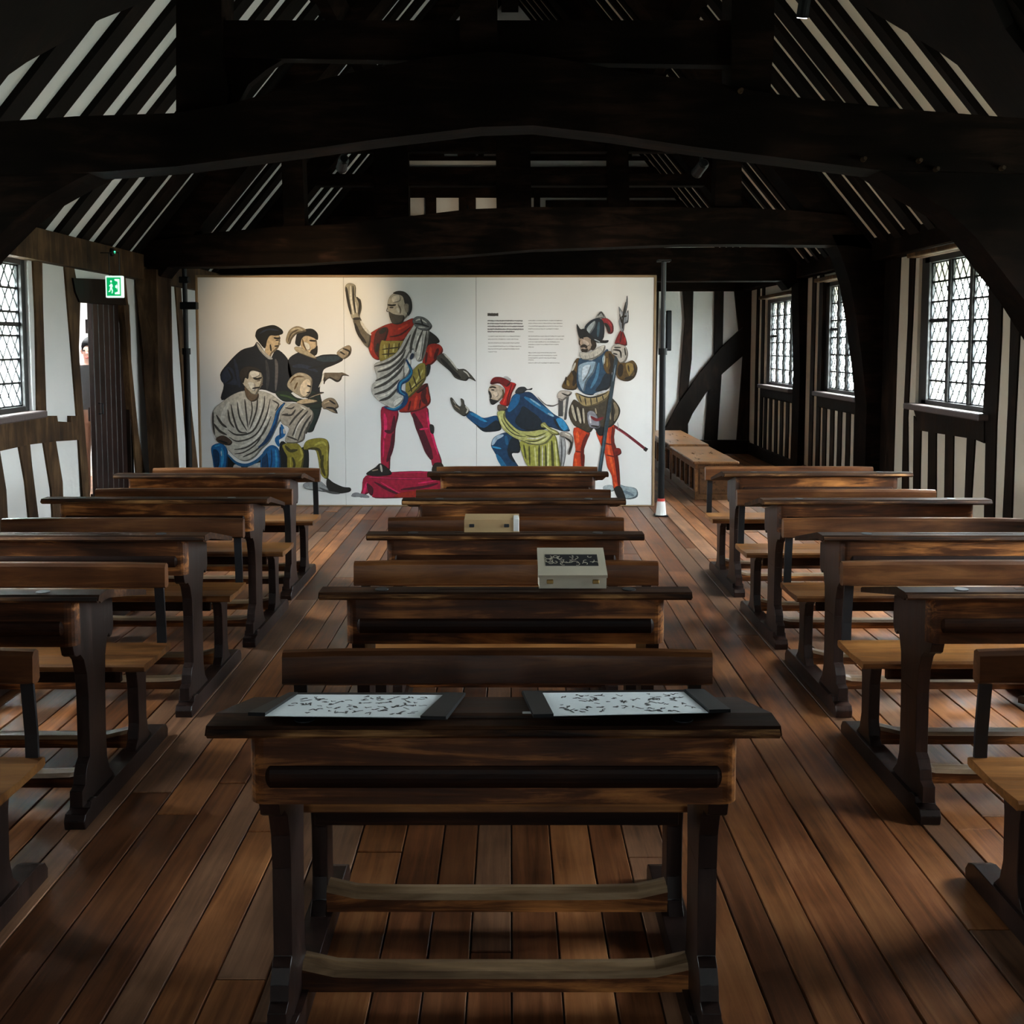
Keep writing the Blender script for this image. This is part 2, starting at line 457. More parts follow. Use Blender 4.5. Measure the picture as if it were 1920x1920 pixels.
S6 = .2709
BT = [
    ('stud', [(220, 330), (298, 330), (285, 860), (258, 1090), (260, 1500), (190, 1500), (200, 1090), (238, 600)]),
    ('stud', [(445, 330), (508, 330), (500, 760), (490, 1000), (470, 1300), (455, 1560), (360, 1560), (400, 1080), (440, 850)]),
    ('post', [(575, 330), (780, 330), (740, 700), (720, 900), (690, 1640), (580, 1640), (640, 840), (610, 660)]),
    ('stud', [(-20, 330), (60, 330), (45, 900), (30, 1560), (-40, 1560), (-15, 900)]),
]
for nm, p in BT:
    wall_timber(crop(p, 1220, 440, S6), ('Y', YE - .05), wb, 'oak_dark', nm, .09)
wall_timber(crop([(640, 640), (660, 820), (500, 960), (380, 1100), (290, 1240), (220, 1400), (80, 1380), (200, 1160), (340, 960), (480, 790)], 1220, 440, S6), ('Y', YE - .10), wb, 'oak_dark', 'brace', .09)
for xs in (-3.2, -2.5, -1.8, -1.1, -.4, .3, 1.0):
    obj('stud', nbox((xs - .12, YE - .05, 0), (xs + .12, YE + .05, ZP), .01), 'oak_dark', wb)
obj('tie_beam', nbox((-3.5, YE - .12, 2.36), (3.5, YE + .04, 2.72), .015), 'beam_long', wb)
obj('sill_beam', nbox((-3.5, YE - .1, 0), (3.5, YE + .05, .2), .012), 'oak_dark', wb)
# gable framing above the tie beam: rails leave thin bands of plaster
for z0, z1 in ((3.02, 3.44), (3.70, 3.86), (3.885, 4.13), (4.225, 4.28), (4.40, 4.9), (5.0, 5.5)):
    hw = 3.5 - (z0 - ZP) / SL
    obj('gable_rail', nbox((-hw, YE - .07, z0), (hw, YE + .03, z1), .006), 'beam_long', wb)
for u0, u1, z0, z1 in ((800, 820, 3.40, 3.74), (862, 893, 3.40, 3.74), (1000, 1012, 3.4, 3.74), (1022, 1300, 3.4, 3.66), (540, 772, 3.4, 3.74), (935, 985, 3.4, 3.74), (600, 835, 4.25, 4.45), (860, 893, 4.25, 4.45), (898, 908, 4.25, 4.45), (932, 1180, 4.25, 4.42), (1205, 1500, 4.25, 4.45), (640, 768, 4.1, 4.25), (1250, 1400, 4.1, 4.25)):
    a, b_ = (u0 - PPX) * YE / F, (u1 - PPX) * YE / F
    obj('gable_stud', nbox((a, YE - .06, z0), (b_, YE + .03, z1), .004), 'beam', wb)

# ---- roof: plaster slopes, rafters, wind braces, purlins
ceil = empty('ceiling'); tag(ceil, kind='structure')
for sg in (-1, 1):
    n = Vector((sg * SL, 0, 1)) / NRM
    a = Vector((sg * 3.75, YF - .2, ZP - .25 * SL)); b_ = Vector((0, YF - .2, APEX))
    obj('plaster_slope', nprism([a, b_, b_ + Vector((0, 0, .2)), a + n * .12], (0, YE - YF + .4, 0)), 'plaster' if sg < 0 else 'plaster_shaded', ceil)
def rafter(sg, y0, y1, d, jit):
    nn = Vector((-sg * SL, 0, -1)) / NRM * d
    a = Vector((sg * 3.52, y0, ZP - .02)); b_ = Vector((0, y0 + jit, APEX))
    bm = bmesh.new(); L_ = Vector((0, y1 - y0, 0))
    mid = (a + b_) / 2 + Vector((0, jit * .8, 0))
    st = [a, mid, b_]
    q = [[bm.verts.new(p) for p in (s, s + L_, s + L_ + nn, s + nn)] for s in st]
    for r0, r1 in zip(q, q[1:]):
        for k in range(4):
            bm.faces.new([r0[k], r0[(k + 1) % 4], r1[(k + 1) % 4], r1[k]])
    bm.faces.new(q[0]); bm.faces.new(q[-1])
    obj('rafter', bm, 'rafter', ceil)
rnd = random.Random(5)
def gaps(known, step, y0, y1, dflt):
    g = list(known)
    while g[0][0] - step > y0: g.insert(0, (g[0][0] - step, dflt))
    while g[-1][0] + step < y1: g.append((g[-1][0] + step * rnd.uniform(.92, 1.08), dflt * rnd.uniform(.5, 1.2)))
    return g
DL, DR = .045, .05
def onRoof(u, v, sg, inset=.0):
    d = ray(u, v)           # plane: z = ZP + SL*(3.5 - sg*x) - inset
    k = ZP + SL * 3.5 - inset * NRM
    t = (k - H) / (d.z + SL * sg * d.x)
    return Vector((d.x * t, d.y * t, H + d.z * t))
GL = gaps([(onRoof(u, v, -1).y, wv) for u, v, wv in ((51, 227, .145), (134, 219, .165), (206, 213, .135), (266, 213, .12), (319, 212, .13), (168, 457, .085), (210, 467, .05), (245, 472, .04), (300, 452, .01), (375, 433, .07), (400, 433, .03), (428, 432, .09), (457, 430, .10))], .43, YF, YE, .14)
GR = gaps([(onRoof(u, v, 1).y, wv) for u, v, wv in ((1858, 212, .07), (1812, 218, .13), (1744, 210, .12), (1690, 205, .035), (1639, 200, .12), (1587, 196, .03), (1546, 190, .035), (1499, 183, .03))], .345, YF, YE, .06)
for sg, G, d in ((-1, GL, DL), (1, GR, DR)):
    prev = YF
    for g, wv in G:
        hide = d * max(g, 1) / 3.214
        lo, hi = g - wv / 2 - hide, g + wv / 2
        if lo - prev > .03: rafter(sg, prev, lo, d, rnd.uniform(-.012, .012))
        prev = hi
    rafter(sg, prev, YE, d, 0)
for sg, pix in ((-1, [(-300, 330), (-120, 225), (0, 152), (50, 117), (120, 78), (187, 37), (230, 20), (300, -8), (380, -60), (300, -230), (100, -200), (-100, -100), (-300, 50)]),
                (1, [(1560, -40), (1632, 20), (1665, 40), (1760, 97), (1795, 122), (1870, 185), (1930, 240), (2050, 330), (2050, 220), (1920, 100), (1885, 55), (1858, -5), (1800, -60), (1650, -110)])):
    nn = Vector((-sg * SL, 0, -1)) / NRM
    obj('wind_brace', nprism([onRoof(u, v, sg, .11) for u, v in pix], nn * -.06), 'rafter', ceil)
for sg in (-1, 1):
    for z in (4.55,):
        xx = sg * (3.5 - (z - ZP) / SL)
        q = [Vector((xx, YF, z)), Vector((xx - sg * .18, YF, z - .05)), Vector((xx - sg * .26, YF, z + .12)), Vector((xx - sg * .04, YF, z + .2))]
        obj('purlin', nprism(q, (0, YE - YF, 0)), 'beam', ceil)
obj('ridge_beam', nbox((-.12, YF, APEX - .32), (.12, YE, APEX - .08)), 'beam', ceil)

# ---- roof trusses
def pl(pix, y): return [onY(u, v, y) for u, v in pix]
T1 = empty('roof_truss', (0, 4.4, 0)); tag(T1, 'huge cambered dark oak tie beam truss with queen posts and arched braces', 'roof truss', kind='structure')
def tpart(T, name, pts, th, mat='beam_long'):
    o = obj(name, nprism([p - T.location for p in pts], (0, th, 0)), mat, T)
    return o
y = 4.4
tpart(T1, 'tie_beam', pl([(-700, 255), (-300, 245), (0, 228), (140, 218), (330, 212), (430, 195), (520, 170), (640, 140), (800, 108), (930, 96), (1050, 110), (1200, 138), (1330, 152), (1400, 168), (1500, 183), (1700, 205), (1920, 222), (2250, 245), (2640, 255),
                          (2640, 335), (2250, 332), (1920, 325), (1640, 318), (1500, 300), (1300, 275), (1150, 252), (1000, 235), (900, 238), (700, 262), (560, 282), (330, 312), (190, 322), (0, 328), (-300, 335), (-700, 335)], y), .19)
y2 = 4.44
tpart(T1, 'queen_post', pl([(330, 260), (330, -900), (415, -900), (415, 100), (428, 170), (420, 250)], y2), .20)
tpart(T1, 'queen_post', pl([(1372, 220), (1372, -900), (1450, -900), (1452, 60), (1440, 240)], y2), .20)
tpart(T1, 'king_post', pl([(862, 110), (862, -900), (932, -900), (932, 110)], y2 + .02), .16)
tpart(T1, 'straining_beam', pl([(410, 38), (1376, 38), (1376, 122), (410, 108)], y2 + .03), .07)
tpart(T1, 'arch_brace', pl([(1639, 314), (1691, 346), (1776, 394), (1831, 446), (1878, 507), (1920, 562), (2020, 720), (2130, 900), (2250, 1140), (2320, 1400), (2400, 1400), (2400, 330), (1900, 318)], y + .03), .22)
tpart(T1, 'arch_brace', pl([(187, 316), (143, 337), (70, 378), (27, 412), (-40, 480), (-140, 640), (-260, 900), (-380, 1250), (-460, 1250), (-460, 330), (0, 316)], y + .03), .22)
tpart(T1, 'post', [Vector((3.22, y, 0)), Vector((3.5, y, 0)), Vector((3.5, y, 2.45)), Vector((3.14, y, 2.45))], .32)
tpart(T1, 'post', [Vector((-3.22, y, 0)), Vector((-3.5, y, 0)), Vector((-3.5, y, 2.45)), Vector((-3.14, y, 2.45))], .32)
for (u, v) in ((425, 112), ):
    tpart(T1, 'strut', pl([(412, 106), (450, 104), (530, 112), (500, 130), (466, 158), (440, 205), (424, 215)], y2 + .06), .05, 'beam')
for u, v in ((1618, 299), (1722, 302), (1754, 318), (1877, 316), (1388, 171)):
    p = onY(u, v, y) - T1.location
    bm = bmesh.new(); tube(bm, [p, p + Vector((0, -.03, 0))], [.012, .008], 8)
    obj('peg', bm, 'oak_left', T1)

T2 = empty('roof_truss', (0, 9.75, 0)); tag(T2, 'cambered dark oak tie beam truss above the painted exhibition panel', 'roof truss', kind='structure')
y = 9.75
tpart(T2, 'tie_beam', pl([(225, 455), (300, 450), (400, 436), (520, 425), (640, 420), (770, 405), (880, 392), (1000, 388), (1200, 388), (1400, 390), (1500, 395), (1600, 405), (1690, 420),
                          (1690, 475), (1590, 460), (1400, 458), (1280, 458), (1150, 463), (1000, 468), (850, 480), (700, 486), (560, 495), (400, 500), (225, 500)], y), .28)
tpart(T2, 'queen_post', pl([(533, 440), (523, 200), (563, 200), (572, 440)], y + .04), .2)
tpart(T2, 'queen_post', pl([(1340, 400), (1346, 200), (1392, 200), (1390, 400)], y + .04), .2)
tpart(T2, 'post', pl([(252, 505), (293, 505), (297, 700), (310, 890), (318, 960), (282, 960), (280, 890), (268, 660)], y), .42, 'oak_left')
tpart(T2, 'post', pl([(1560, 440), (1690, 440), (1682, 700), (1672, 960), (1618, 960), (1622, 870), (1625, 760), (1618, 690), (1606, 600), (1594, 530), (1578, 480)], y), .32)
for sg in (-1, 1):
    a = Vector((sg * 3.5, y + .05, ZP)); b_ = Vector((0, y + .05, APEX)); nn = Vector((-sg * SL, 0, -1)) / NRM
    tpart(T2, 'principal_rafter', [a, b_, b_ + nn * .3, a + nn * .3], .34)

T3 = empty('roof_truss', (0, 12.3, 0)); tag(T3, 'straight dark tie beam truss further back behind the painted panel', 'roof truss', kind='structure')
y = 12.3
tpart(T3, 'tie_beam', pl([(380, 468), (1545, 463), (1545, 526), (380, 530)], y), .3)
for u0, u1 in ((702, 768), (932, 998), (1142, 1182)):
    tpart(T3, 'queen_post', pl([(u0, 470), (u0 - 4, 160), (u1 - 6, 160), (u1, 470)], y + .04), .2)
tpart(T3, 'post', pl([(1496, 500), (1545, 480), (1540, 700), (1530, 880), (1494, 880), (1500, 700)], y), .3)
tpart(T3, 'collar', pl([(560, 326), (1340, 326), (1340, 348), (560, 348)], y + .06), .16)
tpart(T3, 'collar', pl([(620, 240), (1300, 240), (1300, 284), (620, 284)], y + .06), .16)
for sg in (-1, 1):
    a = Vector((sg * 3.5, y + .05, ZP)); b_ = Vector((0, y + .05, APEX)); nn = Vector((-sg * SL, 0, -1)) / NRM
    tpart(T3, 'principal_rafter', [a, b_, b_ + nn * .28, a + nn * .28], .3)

# ---- windows
def clip(poly, x0, x1, y0, y1):
    for ax, lim, sgn in ((0, x0, 1), (0, x1, -1), (1, y0, 1), (1, y1, -1)):
        out = []
        for i in range(len(poly)):
            a, b_ = poly[i - 1], poly[i]
            ia, ib = (a[ax] - lim) * sgn >= 0, (b_[ax] - lim) * sgn >= 0
            if ia != ib:
                t = (lim - a[ax]) / (b_[ax] - a[ax])
                out.append((a[0] + (b_[0] - a[0]) * t, a[1] + (b_[1] - a[1]) * t))
            if ib: out.append(b_)
        poly = out
        if len(poly) < 3: return []
    return poly
def area(p):
    return abs(sum(p[i - 1][0] * p[i][1] - p[i][0] * p[i - 1][1] for i in range(len(p)))) / 2
def window(num, side, y0, y1, z0, z1, nl, rows, panes):
    sg = 1 if side == 'R' else -1
    W = empty('window_%d' % num, (sg * 3.55, (y0 + y1) / 2, z0)); tag(W, kind='structure')
    o0 = W.location
    def B(name, a, b_, mat, bevel=.004):
        a = Vector(a) - o0; b_ = Vector(b_) - o0
        lo = [min(p, q) for p, q in zip(a, b_)]; hi = [max(p, q) for p, q in zip(a, b_)]
        return obj(name, nbox(lo, hi, bevel), mat, W)
    xa, xb = sg * 3.525, sg * 3.58
    fj = .16 if sg > 0 else .06
    B('frame_jamb', (xa, y0, z0), (xb, y0 + .06, z1), 'frame_dark')
    B('frame_jamb', (xa, y1 - fj, z0), (xb, y1, z1), 'frame_dark')
    B('frame_head', (xa, y0 + .06, z1 - .05), (xb, y1 - .06, z1), 'frame_dark')
    B('frame_bottom', (xa, y0 + .06, z0), (xb, y1 - .06, z0 + .05), 'frame_dark')
    B('sill', (sg * 3.41, y0 - .04, z0 - .04), (sg * 3.55, y1 + .04, z0 + .012), 'stone_sill', .008)
    B('lintel_moulding', (sg * 3.41, y0 - .06, z1 + .005), (sg * 3.54, y1 + .06, z1 + .05), 'oak_left', .008)
    iw = (y1 - y0 - .06 - fj); mw = .055; lw = (iw - mw * (nl - 1)) / nl
    for k in range(nl):
        ya = y0 + .06 + k * (lw + mw); yb = ya + lw
        if k < nl - 1:
            B('mullion', (sg * 3.535, yb, z0 + .05), (sg * 3.575, yb + mw, z1 - .05), 'frame_dark', .006)
        za, zb = z0 + .05, z1 - .05
        ca = empty('casement', (0, 0, 0)); ca.parent = W
        xg = sg * 3.56 - o0.x
        # lead lattice
        bm = bmesh.new()
        dw, dh = lw / 3, lw / 3 * 1.45
        def bar(p, q, wd=.011, dp=.006):
            d = Vector((0, q[0] - p[0], q[1] - p[1]));
            if d.length < .004: return
            n = Vector((0, -d.z, d.y)).normalized() * wd / 2
            P, Q = Vector((xg - dp / 2, p[0] - o0.y, p[1] - o0.z)), Vector((xg - dp / 2, q[0] - o0.y, q[1] - o0.z))
            vv = [bm.verts.new(c + Vector((e, 0, 0))) for e in (0, dp) for c in (P - n, Q - n, Q + n, P + n)]
            for f in ((0, 1, 2, 3), (4, 5, 6, 7), (0, 1, 5, 4), (1, 2, 6, 5), (2, 3, 7, 6), (3, 0, 4, 7)):
                bm.faces.new([vv[i] for i in f])
        hh = zb - za
        nd = int(hh / dh) + 5
        for sgn in (1, -1):
            for i in range(-6, nd + 6):
                zs = za + i * dh
                seg = [(ya, zs), (yb, zs + sgn * dh * 3)]
                t0, t1 = 0.0, 1.0
                dz = seg[1][1] - seg[0][1]
                ta, tb = sorted(((za - zs) / dz, (zb - zs) / dz))
                t0, t1 = max(t0, ta), min(t1, tb)
                if t1 - t0 > .02:
                    bar((ya + lw * t0, zs + dz * t0), (ya + lw * t1, zs + dz * t1))
        obj('lead_lattice', bm, 'lead', ca)
        bm = bmesh.new()
        for i in range(1, rows):
            zz = za + hh * i / rows
            bar((ya, zz), (yb, zz), .016, .014)
        bar((ya, za), (ya, zb), .022, .02); bar((yb, za), (yb, zb), .022, .02)
        bar((ya, za), (yb, za), .022, .02); bar((ya, zb), (yb, zb), .022, .02)
        if k == nl - 1: bar((ya, za + hh * .58), (yb, za + hh * .58), .03, .03)
        obj('saddle_bars', bm, 'iron', ca)
        if panes:
            for i in range(-1, nd * 2 + 2):
                for j in range(-1, 8):
                    if (i + j) % 2: continue
                    cy, cz = ya + j * dw / 2, za + i * dh / 2
                    p = clip([(cy - dw / 2, cz), (cy, cz - dh / 2), (cy + dw / 2, cz), (cy, cz + dh / 2)], ya, yb, za, zb)
                    if len(p) >= 3 and area(p) > 2e-4:
                        obj('pane', nprism([(xg, a - o0.y, b_ - o0.z) for a, b_ in p], (.0025 * sg, 0, 0)), 'glass', ca)
        else:
            obj('pane', nbox((xg - .001, ya - o0.y, za - o0.z), (xg + .001, yb - o0.y, zb - o0.z)), 'glass', ca)
for i, q in enumerate(WIN):
    window(i + 1, *q)
W = empty('window_%d' % (len(WIN) + 1), (0, YF - .1, FZ0)); tag(W, kind='structure')  # added window out of view, only there to brighten the desk fronts
hh = FZ1 - FZ0
for a, b_ in (((FX0, -.04, 0), (FX0 + .06, .04, hh)), ((FX1 - .06, -.04, 0), (FX1, .04, hh)), ((FX0 + .06, -.04, 0), (FX1 - .06, .04, .06)), ((FX0 + .06, -.04, hh - .06), (FX1 - .06, .04, hh)), ((-.02, -.03, .06), (.02, .03, hh - .06))):
    obj('fill_window_bar', nbox(a, b_, .004), 'frame_dark', W)
for a, b_ in ((FX0 + .06, -.02), (.02, FX1 - .06)):
    obj('pane', nbox((a, -.002, .06), (b_, .002, hh - .06)), 'glass', W)

# ---- doorway on the left: inner door leaf, landing behind it
D = empty('door_1', (-3.56, 9.58, 0)); tag(D, kind='structure')
ys = [(-.71 + i * .1183, -.71 + (i + 1) * .1183) for i in range(6)]
for a, b_ in ys:
    obj('plank', nbox((-.03, a + .003, .02), (.02, b_ - .003, 1.96), .006), 'door_wood', D)
for z in (.25, 1.0, 1.75):
    obj('ledge', nbox((-.055, -.69, z - .06), (-.03, -.03, z + .06), .004), 'door_wood', D)
bm = bmesh.new(); tube(bm, [(.02, -.64, 1.0), (.055, -.64, 1.0), (.055, -.64, 1.09), (.02, -.64, 1.09)], .008, 8)
obj('handle', bm, 'iron', D)
obj('frame_jamb', nbox((-.12, -1.12, 0), (.05, -1.075, 1.97), .006), 'oak_left', D)
obj('frame_jamb', nbox((-.12, -.01, 0), (.06, .05, 1.97), .006), 'oak_dark', D)
L_ = empty('trim_1'); tag(L_, kind='structure')      # landing outside the door
obj('landing_floor', nbox((-6.2, 7.75, -.2), (-3.72, 12.6, -.005)), 'floor_grey', L_)
obj('landing_wall', nbox((-6.3, 7.75, -.2), (-6.2, 12.8, 2.6)), 'plaster', L_)
obj('landing_wall', nbox((-6.2, 12.6, -.2), (-3.72, 12.7, 2.6)), 'plaster', L_)
obj('landing_wall', nbox((-6.2, 7.75, -.2), (-3.72, 7.85, 2.6)), 'plaster', L_)
obj('landing_ceiling', nbox((-6.3, 7.75, 2.6), (-3.72, 12.8, 2.7)), 'plaster', L_)
ll = bpy.data.lights.new('landing_lamp', 'POINT'); ll.energy = 9; ll.color = (.9, .96, 1); ll.shadow_soft_size = .15
lo = bpy.data.objects.new('landing_lamp', ll); C.objects.link(lo); lo.location = (-4.9, 10.6, 2.3)

# ================================================================== SCHOOL DESKS WITH JOINED BENCHES
def make_desk():
    R = empty('school_desk')
    hw = .598
    # sloping top: moulded edge profile in y,z, extruded along x
    def top_prof(y):            # top surface height
        return .80 if y < .09 else .80 - (y - .09) * .24
    pr = [(0.006, .793), (.012, .80), (.09, .80), (.42, top_prof(.42)), (.432, top_prof(.42) - .006), (.432, top_prof(.42) - .022), (.09, .772), (.022, .772), (.014, .778), (0, .783)]
    bm = bmesh.new()
    n = 5
    rr = random.Random(3)
    prism(bm, [(-hw, a, b) for a, b in pr], (2 * hw, 0, 0)); bmesh.ops.bevel(bm, geom=[e for e in bm.edges if abs(e.verts[0].co.x - e.verts[1].co.x) < 1e-6 and len(e.link_faces) == 2 and abs(abs(e.link_faces[0].normal.x) - abs(e.link_faces[1].normal.x)) > .5], offset=.006, segments=2, affect='EDGES')
    top = obj('desk_top', bm, 'desk_top', R)
    obj('edge_moulding', nprism([(-hw + .004, a, b) for a, b in [(-.004, .784), (.004, .794), (.02, .796), (.02, .774), (.004, .776)]], (2 * hw - .008, 0, 0)), 'desk_edge', top)
    obj('pen_groove', nbox((-.22, .055, .7985), (.22, .068, .8012)), 'desk_mould', top)
    for s in (-1, 1):
        bm = bmesh.new(); tube(bm, [(s * .40, .05, .799), (s * .40, .05, .8022)], .022, 14)
        obj('inkwell_cover', bm, 'iron', top)
    # box: front board with a dark half-round moulding, bottom board, back rail
    arc = [(.480 + .034 * math.sin(a), .050 - .034 * math.cos(a)) for a in [math.pi / 2 * k / 5 for k in range(6)]]
    plan = [(-x, y) for x, y in reversed(arc)] + arc + [(.514, .054), (-.514, .054)]
    bm = nprism([(x, y, .628) for x, y in plan], (0, 0, .145))
    obj('front_panel', bm, 'desk_panel', R)
    bm = bmesh.new()
    secs = []
    for t in (-1, -.985, -.95, 0, .95, .985, 1):
        k_ = 1 if abs(t) < .96 else (.75 if abs(t) < .99 else .3)
        sw = .018 * max(0, abs(t) - .95) / .05
        secs.append([bm.verts.new((t * .492, .0175 + sw - .011 * k_ * math.sin(a), .688 + .025 * k_ * math.cos(a))) for a in [math.pi * k / 8 for k in range(9)]])
    for a, b in zip(secs, secs[1:]):
        for k in range(9):
            bm.faces.new([a[k], a[(k + 1) % 9], b[(k + 1) % 9], b[k]])
    bm.faces.new(secs[0]); bm.faces.new(secs[-1])
    obj('panel_moulding', bm, 'desk_mould', R)
    obj('book_shelf', nbox((-.49, .05, .628), (.49, .36, .642), .002), 'desk_mould', R)
    # end panels that run down into the legs
    prof = [(.035, .770), (.09, .771), (.375, .702), (.378, .60), (.362, .572), (.345, .568), (.335, .585), (.318, .575), (.298, .52), (.288, .42), (.284, .24), (.287, .16), (.305, .11), (.345, .07),
            (.068, .07), (.070, .125), (.098, .135), (.104, .17), (.122, .20), (.142, .215), (.145, .42), (.138, .50), (.118, .555), (.090, .580), (.062, .582), (.045, .592), (.035, .62)]
    bleg = [(.545, .405), (.735, .405), (.73, .385), (.70, .36), (.688, .30), (.684, .16), (.70, .10), (.735, .066), (.56, .066), (.590, .10), (.602, .16), (.600, .30), (.588, .36), (.555, .385)]
    run = [(.055, .0), (.885, .0), (.888, .03), (.87, .055), (.835, .068), (.16, .068), (.135, .078), (.105, .078), (.098, .055), (.062, .05), (.05, .03)]
    for s in (-1, 1):
        x0, x1 = sorted((s * .455, s * .497))
        obj('end_panel', bev(nprism([(x0, a, b) for a, b in prof], (x1 - x0, 0, 0)), .002), 'desk_end', R)
        obj('bench_leg', bev(nprism([(x0, a, b) for a, b in bleg], (x1 - x0, 0, 0)), .002), 'desk_end', R)
        x0, x1 = sorted((s * .440, s * .510))
        obj('runner', bev(nprism([(x0, a, b) for a, b in run], (x1 - x0, 0, 0)), .003), 'desk_end', R)
        # iron strap that carries the backrest
        bm = bmesh.new(); xs = s * .545
        q = [(.745, .425), (.745, .50), (.735, .60), (.722, .735)]
        prism(bm, [(xs - .018, a, b) for a, b in q] + [(xs - .018, a - .010, b) for a, b in reversed(q)], (.036, 0, 0))
        obj('backrest_strap', bm, 'iron', R)
    # worn foot rests: dished upper face
    for yc, zt in ((.278, .116), (.615, .124)):
        bm = bmesh.new(); secs = []
        for i in range(13):
            t = -1 + 2 * i / 12
            dip = .012 * max(0, 1 - abs(t) ** 6) - .010 * max(0, (abs(t) - .9) / .1)
            x = t * .456
            secs.append([bm.verts.new(p) for p in ((x, yc - .032, zt - .055), (x, yc + .032, zt - .055), (x, yc + .032, zt - dip), (x, yc + .012, zt - dip + .004), (x, yc - .020, zt - dip + .002), (x, yc - .032, zt - dip - .010))])
        for a, b in zip(secs, secs[1:]):
            for k in range(6):
                f = bm.faces.new([a[k], a[(k + 1) % 6], b[(k + 1) % 6], b[k]])
                f.material_index = 1 if k in (2, 3, 4) else 0
        bm.faces.new(secs[0]); bm.faces.new(secs[-1])
        obj('foot_rest', bm, ['desk_panel', 'footrest_wood'], R)
    # seat
    st = [(.452, .424), (.46, .432), (.60, .424), (.74, .432), (.752, .426), (.752, .408), (.742, .403), (.462, .403), (.452, .410)]
    seat = obj('seat', nprism([(-.575, a, b) for a, b in st], (1.15, 0, 0)), 'seat_wood', R)
    obj('seat_rail', nbox((-.47, .50, .350), (.47, .522, .404), .003), 'desk_mould', R)
    # backrest: a board with a rounded upper edge
    bk = [(.672, .668), (.676, .745), (.684, .757), (.700, .760), (.714, .750), (.716, .670), (.706, .660), (.684, .660)]
    bm = bmesh.new(); secs = []
    for i in range(9):
        t = -1 + 2 * i / 8
        bow = .012 * (1 - t * t)
        sh = 1 - .06 * max(0, abs(t) - .94) / .06
        secs.append([bm.verts.new((t * .585, a + bow, .71 + (b - .71) * sh)) for a, b in bk])
    for a, b in zip(secs, secs[1:]):
        for k in range(8):
            bm.faces.new([a[k], a[(k + 1) % 8], b[(k + 1) % 8], b[k]])
    bm.faces.new(secs[0]); bm.faces.new(secs[-1])
    obj('backrest', bm, 'back_wood', R)
    return R
proto = make_desk()
def row(v, u, how, sx):
    q = onZ(u, v, .80)
    return (q.y, q.x + {'m': 0, 'l': .598 * sx, 'r': -.598 * sx}[how], sx)
ROWS = {
    'C': [row(1365, 925, 'm', 1.01), row(1112, 947.5, 'm', 1.01), row(1003, 947.5, 'm', .98), row(938, 963.5, 'm', .965), row(887, 971, 'm', .945)],
    'L': [row(1362, -206, 'r', 1), row(1117, 184, 'r', 1), row(1005, 383, 'r', 1), row(936, 500, 'r', .98), row(890, 565, 'r', .97)],
    'R': [row(1362, 2100, 'l', 1), row(1112, 1700, 'l', 1), row(1005, 1544, 'l', 1), row(938, 1432, 'l', .985), row(887, 1358, 'l', .985)],
}
LAB = {
    'C': ['double school desk with two framed drawing boards lying on its top', 'double school desk carrying the cream box with black ornament on the lid', 'double school desk carrying the low tan wooden box',
          'empty middle-row desk standing directly behind the tan box desk', 'empty middle-row desk standing closest to the painted exhibition panel'],
    'L': ['desk along the leaded window wall with door, row of the drawing boards desk', 'desk along the door wall, beside the desk with the cream box', 'desk along the door wall, beside the desk with the tan box',
          'desk along the door wall, second from the painted panel', 'desk along the door wall, closest to the painted panel and exit door'],
    'R': ['desk along the three-window wall, row of the drawing boards desk', 'desk along the three-window wall, beside the desk with the cream box', 'desk along the three-window wall, beside the desk with the tan box',
          'desk with reddish worn front on the three-window side, second from panel', 'desk along the three-window wall, closest to the panelled chest benches'],
}
first = True
for col in 'CLR':
    for (yy, xx, sx), lb in zip(ROWS[col], LAB[col]):
        d = proto if first else copy_tree(proto)
        first = False
        d.location = (xx, yy, 0.0); d.scale = (sx, 1, 1)
        tag(d, lb, 'desk', 'double school desks with benches')

# ---- drawing boards on the front desk
def top_z(y): return .80 if y < .09 else .80 - (y - .09) * .24
def board(lab, cor, strips, paperq, seed):
    """cor: pixel corners of the whole board; the board lies on the slope of the desk top"""
    yd = ROWS['C'][0][0]
    def on_top(u, v, h):
        d = ray(u, v)
        # plane z = .80 - (y-yd-.09)*.24 + h
        k = .80 + (yd + .09) * .24 + h
        t = (k - H) / (d.z + .24 * d.y)
        return Vector((d.x * t, d.y * t, H + d.z * t))
    nrm = Vector((0, .24, 1)).normalized()
    q = [on_top(u, v, .004) for u, v in cor]
    cen = sum(q, Vector()) / 4
    E = empty('drawing_board', cen); tag(E, lab, 'drawing board', 'drawing boards on the desk')
    obj('backing', nprism([p - cen for p in q], nrm * .006), 'slate', E)
    for s in strips:
        p = [on_top(u, v, .010) - cen for u, v in s]
        obj('end_bar', nprism(p, nrm * .007), 'slate', E)
    p = [on_top(u, v, .010) - cen for u, v in paperq]
    pap = obj('drawing_sheet', nprism(p, nrm * .0012), 'paper', E)
    rr = random.Random(seed)
    bm = bmesh.new()
    for _ in range(80):      # inked squiggles
        a, b = rr.uniform(.05, .93), rr.uniform(.1, .9)
        ln = rr.uniform(.012, .06); an = rr.uniform(-.9, .9)
        pts = []
        for k in range(4):
            s_ = a + ln * k / 3 * math.cos(an); t_ = b + ln * 1.6 * k / 3 * math.sin(an) + rr.uniform(-.04, .04)
            s_, t_ = min(max(s_, .02), .98), min(max(t_, .04), .96)
            lo_ = p[0].lerp(p[1], s_); hi_ = p[3].lerp(p[2], s_)
            pts.append(lo_.lerp(hi_, t_) + nrm * .0015)
        wv = rr.uniform(.0008, .003)
        for c0, c1 in zip(pts, pts[1:]):
            dd = (c1 - c0); 
            if dd.length < 1e-4: continue
            nn = dd.cross(nrm).normalized() * wv
            prism(bm, [c0 - nn, c1 - nn, c1 + nn, c0 + nn], nrm * .0004)
    obj('ink_drawing', bm, 'ink', pap, kind='stuff')
    return E
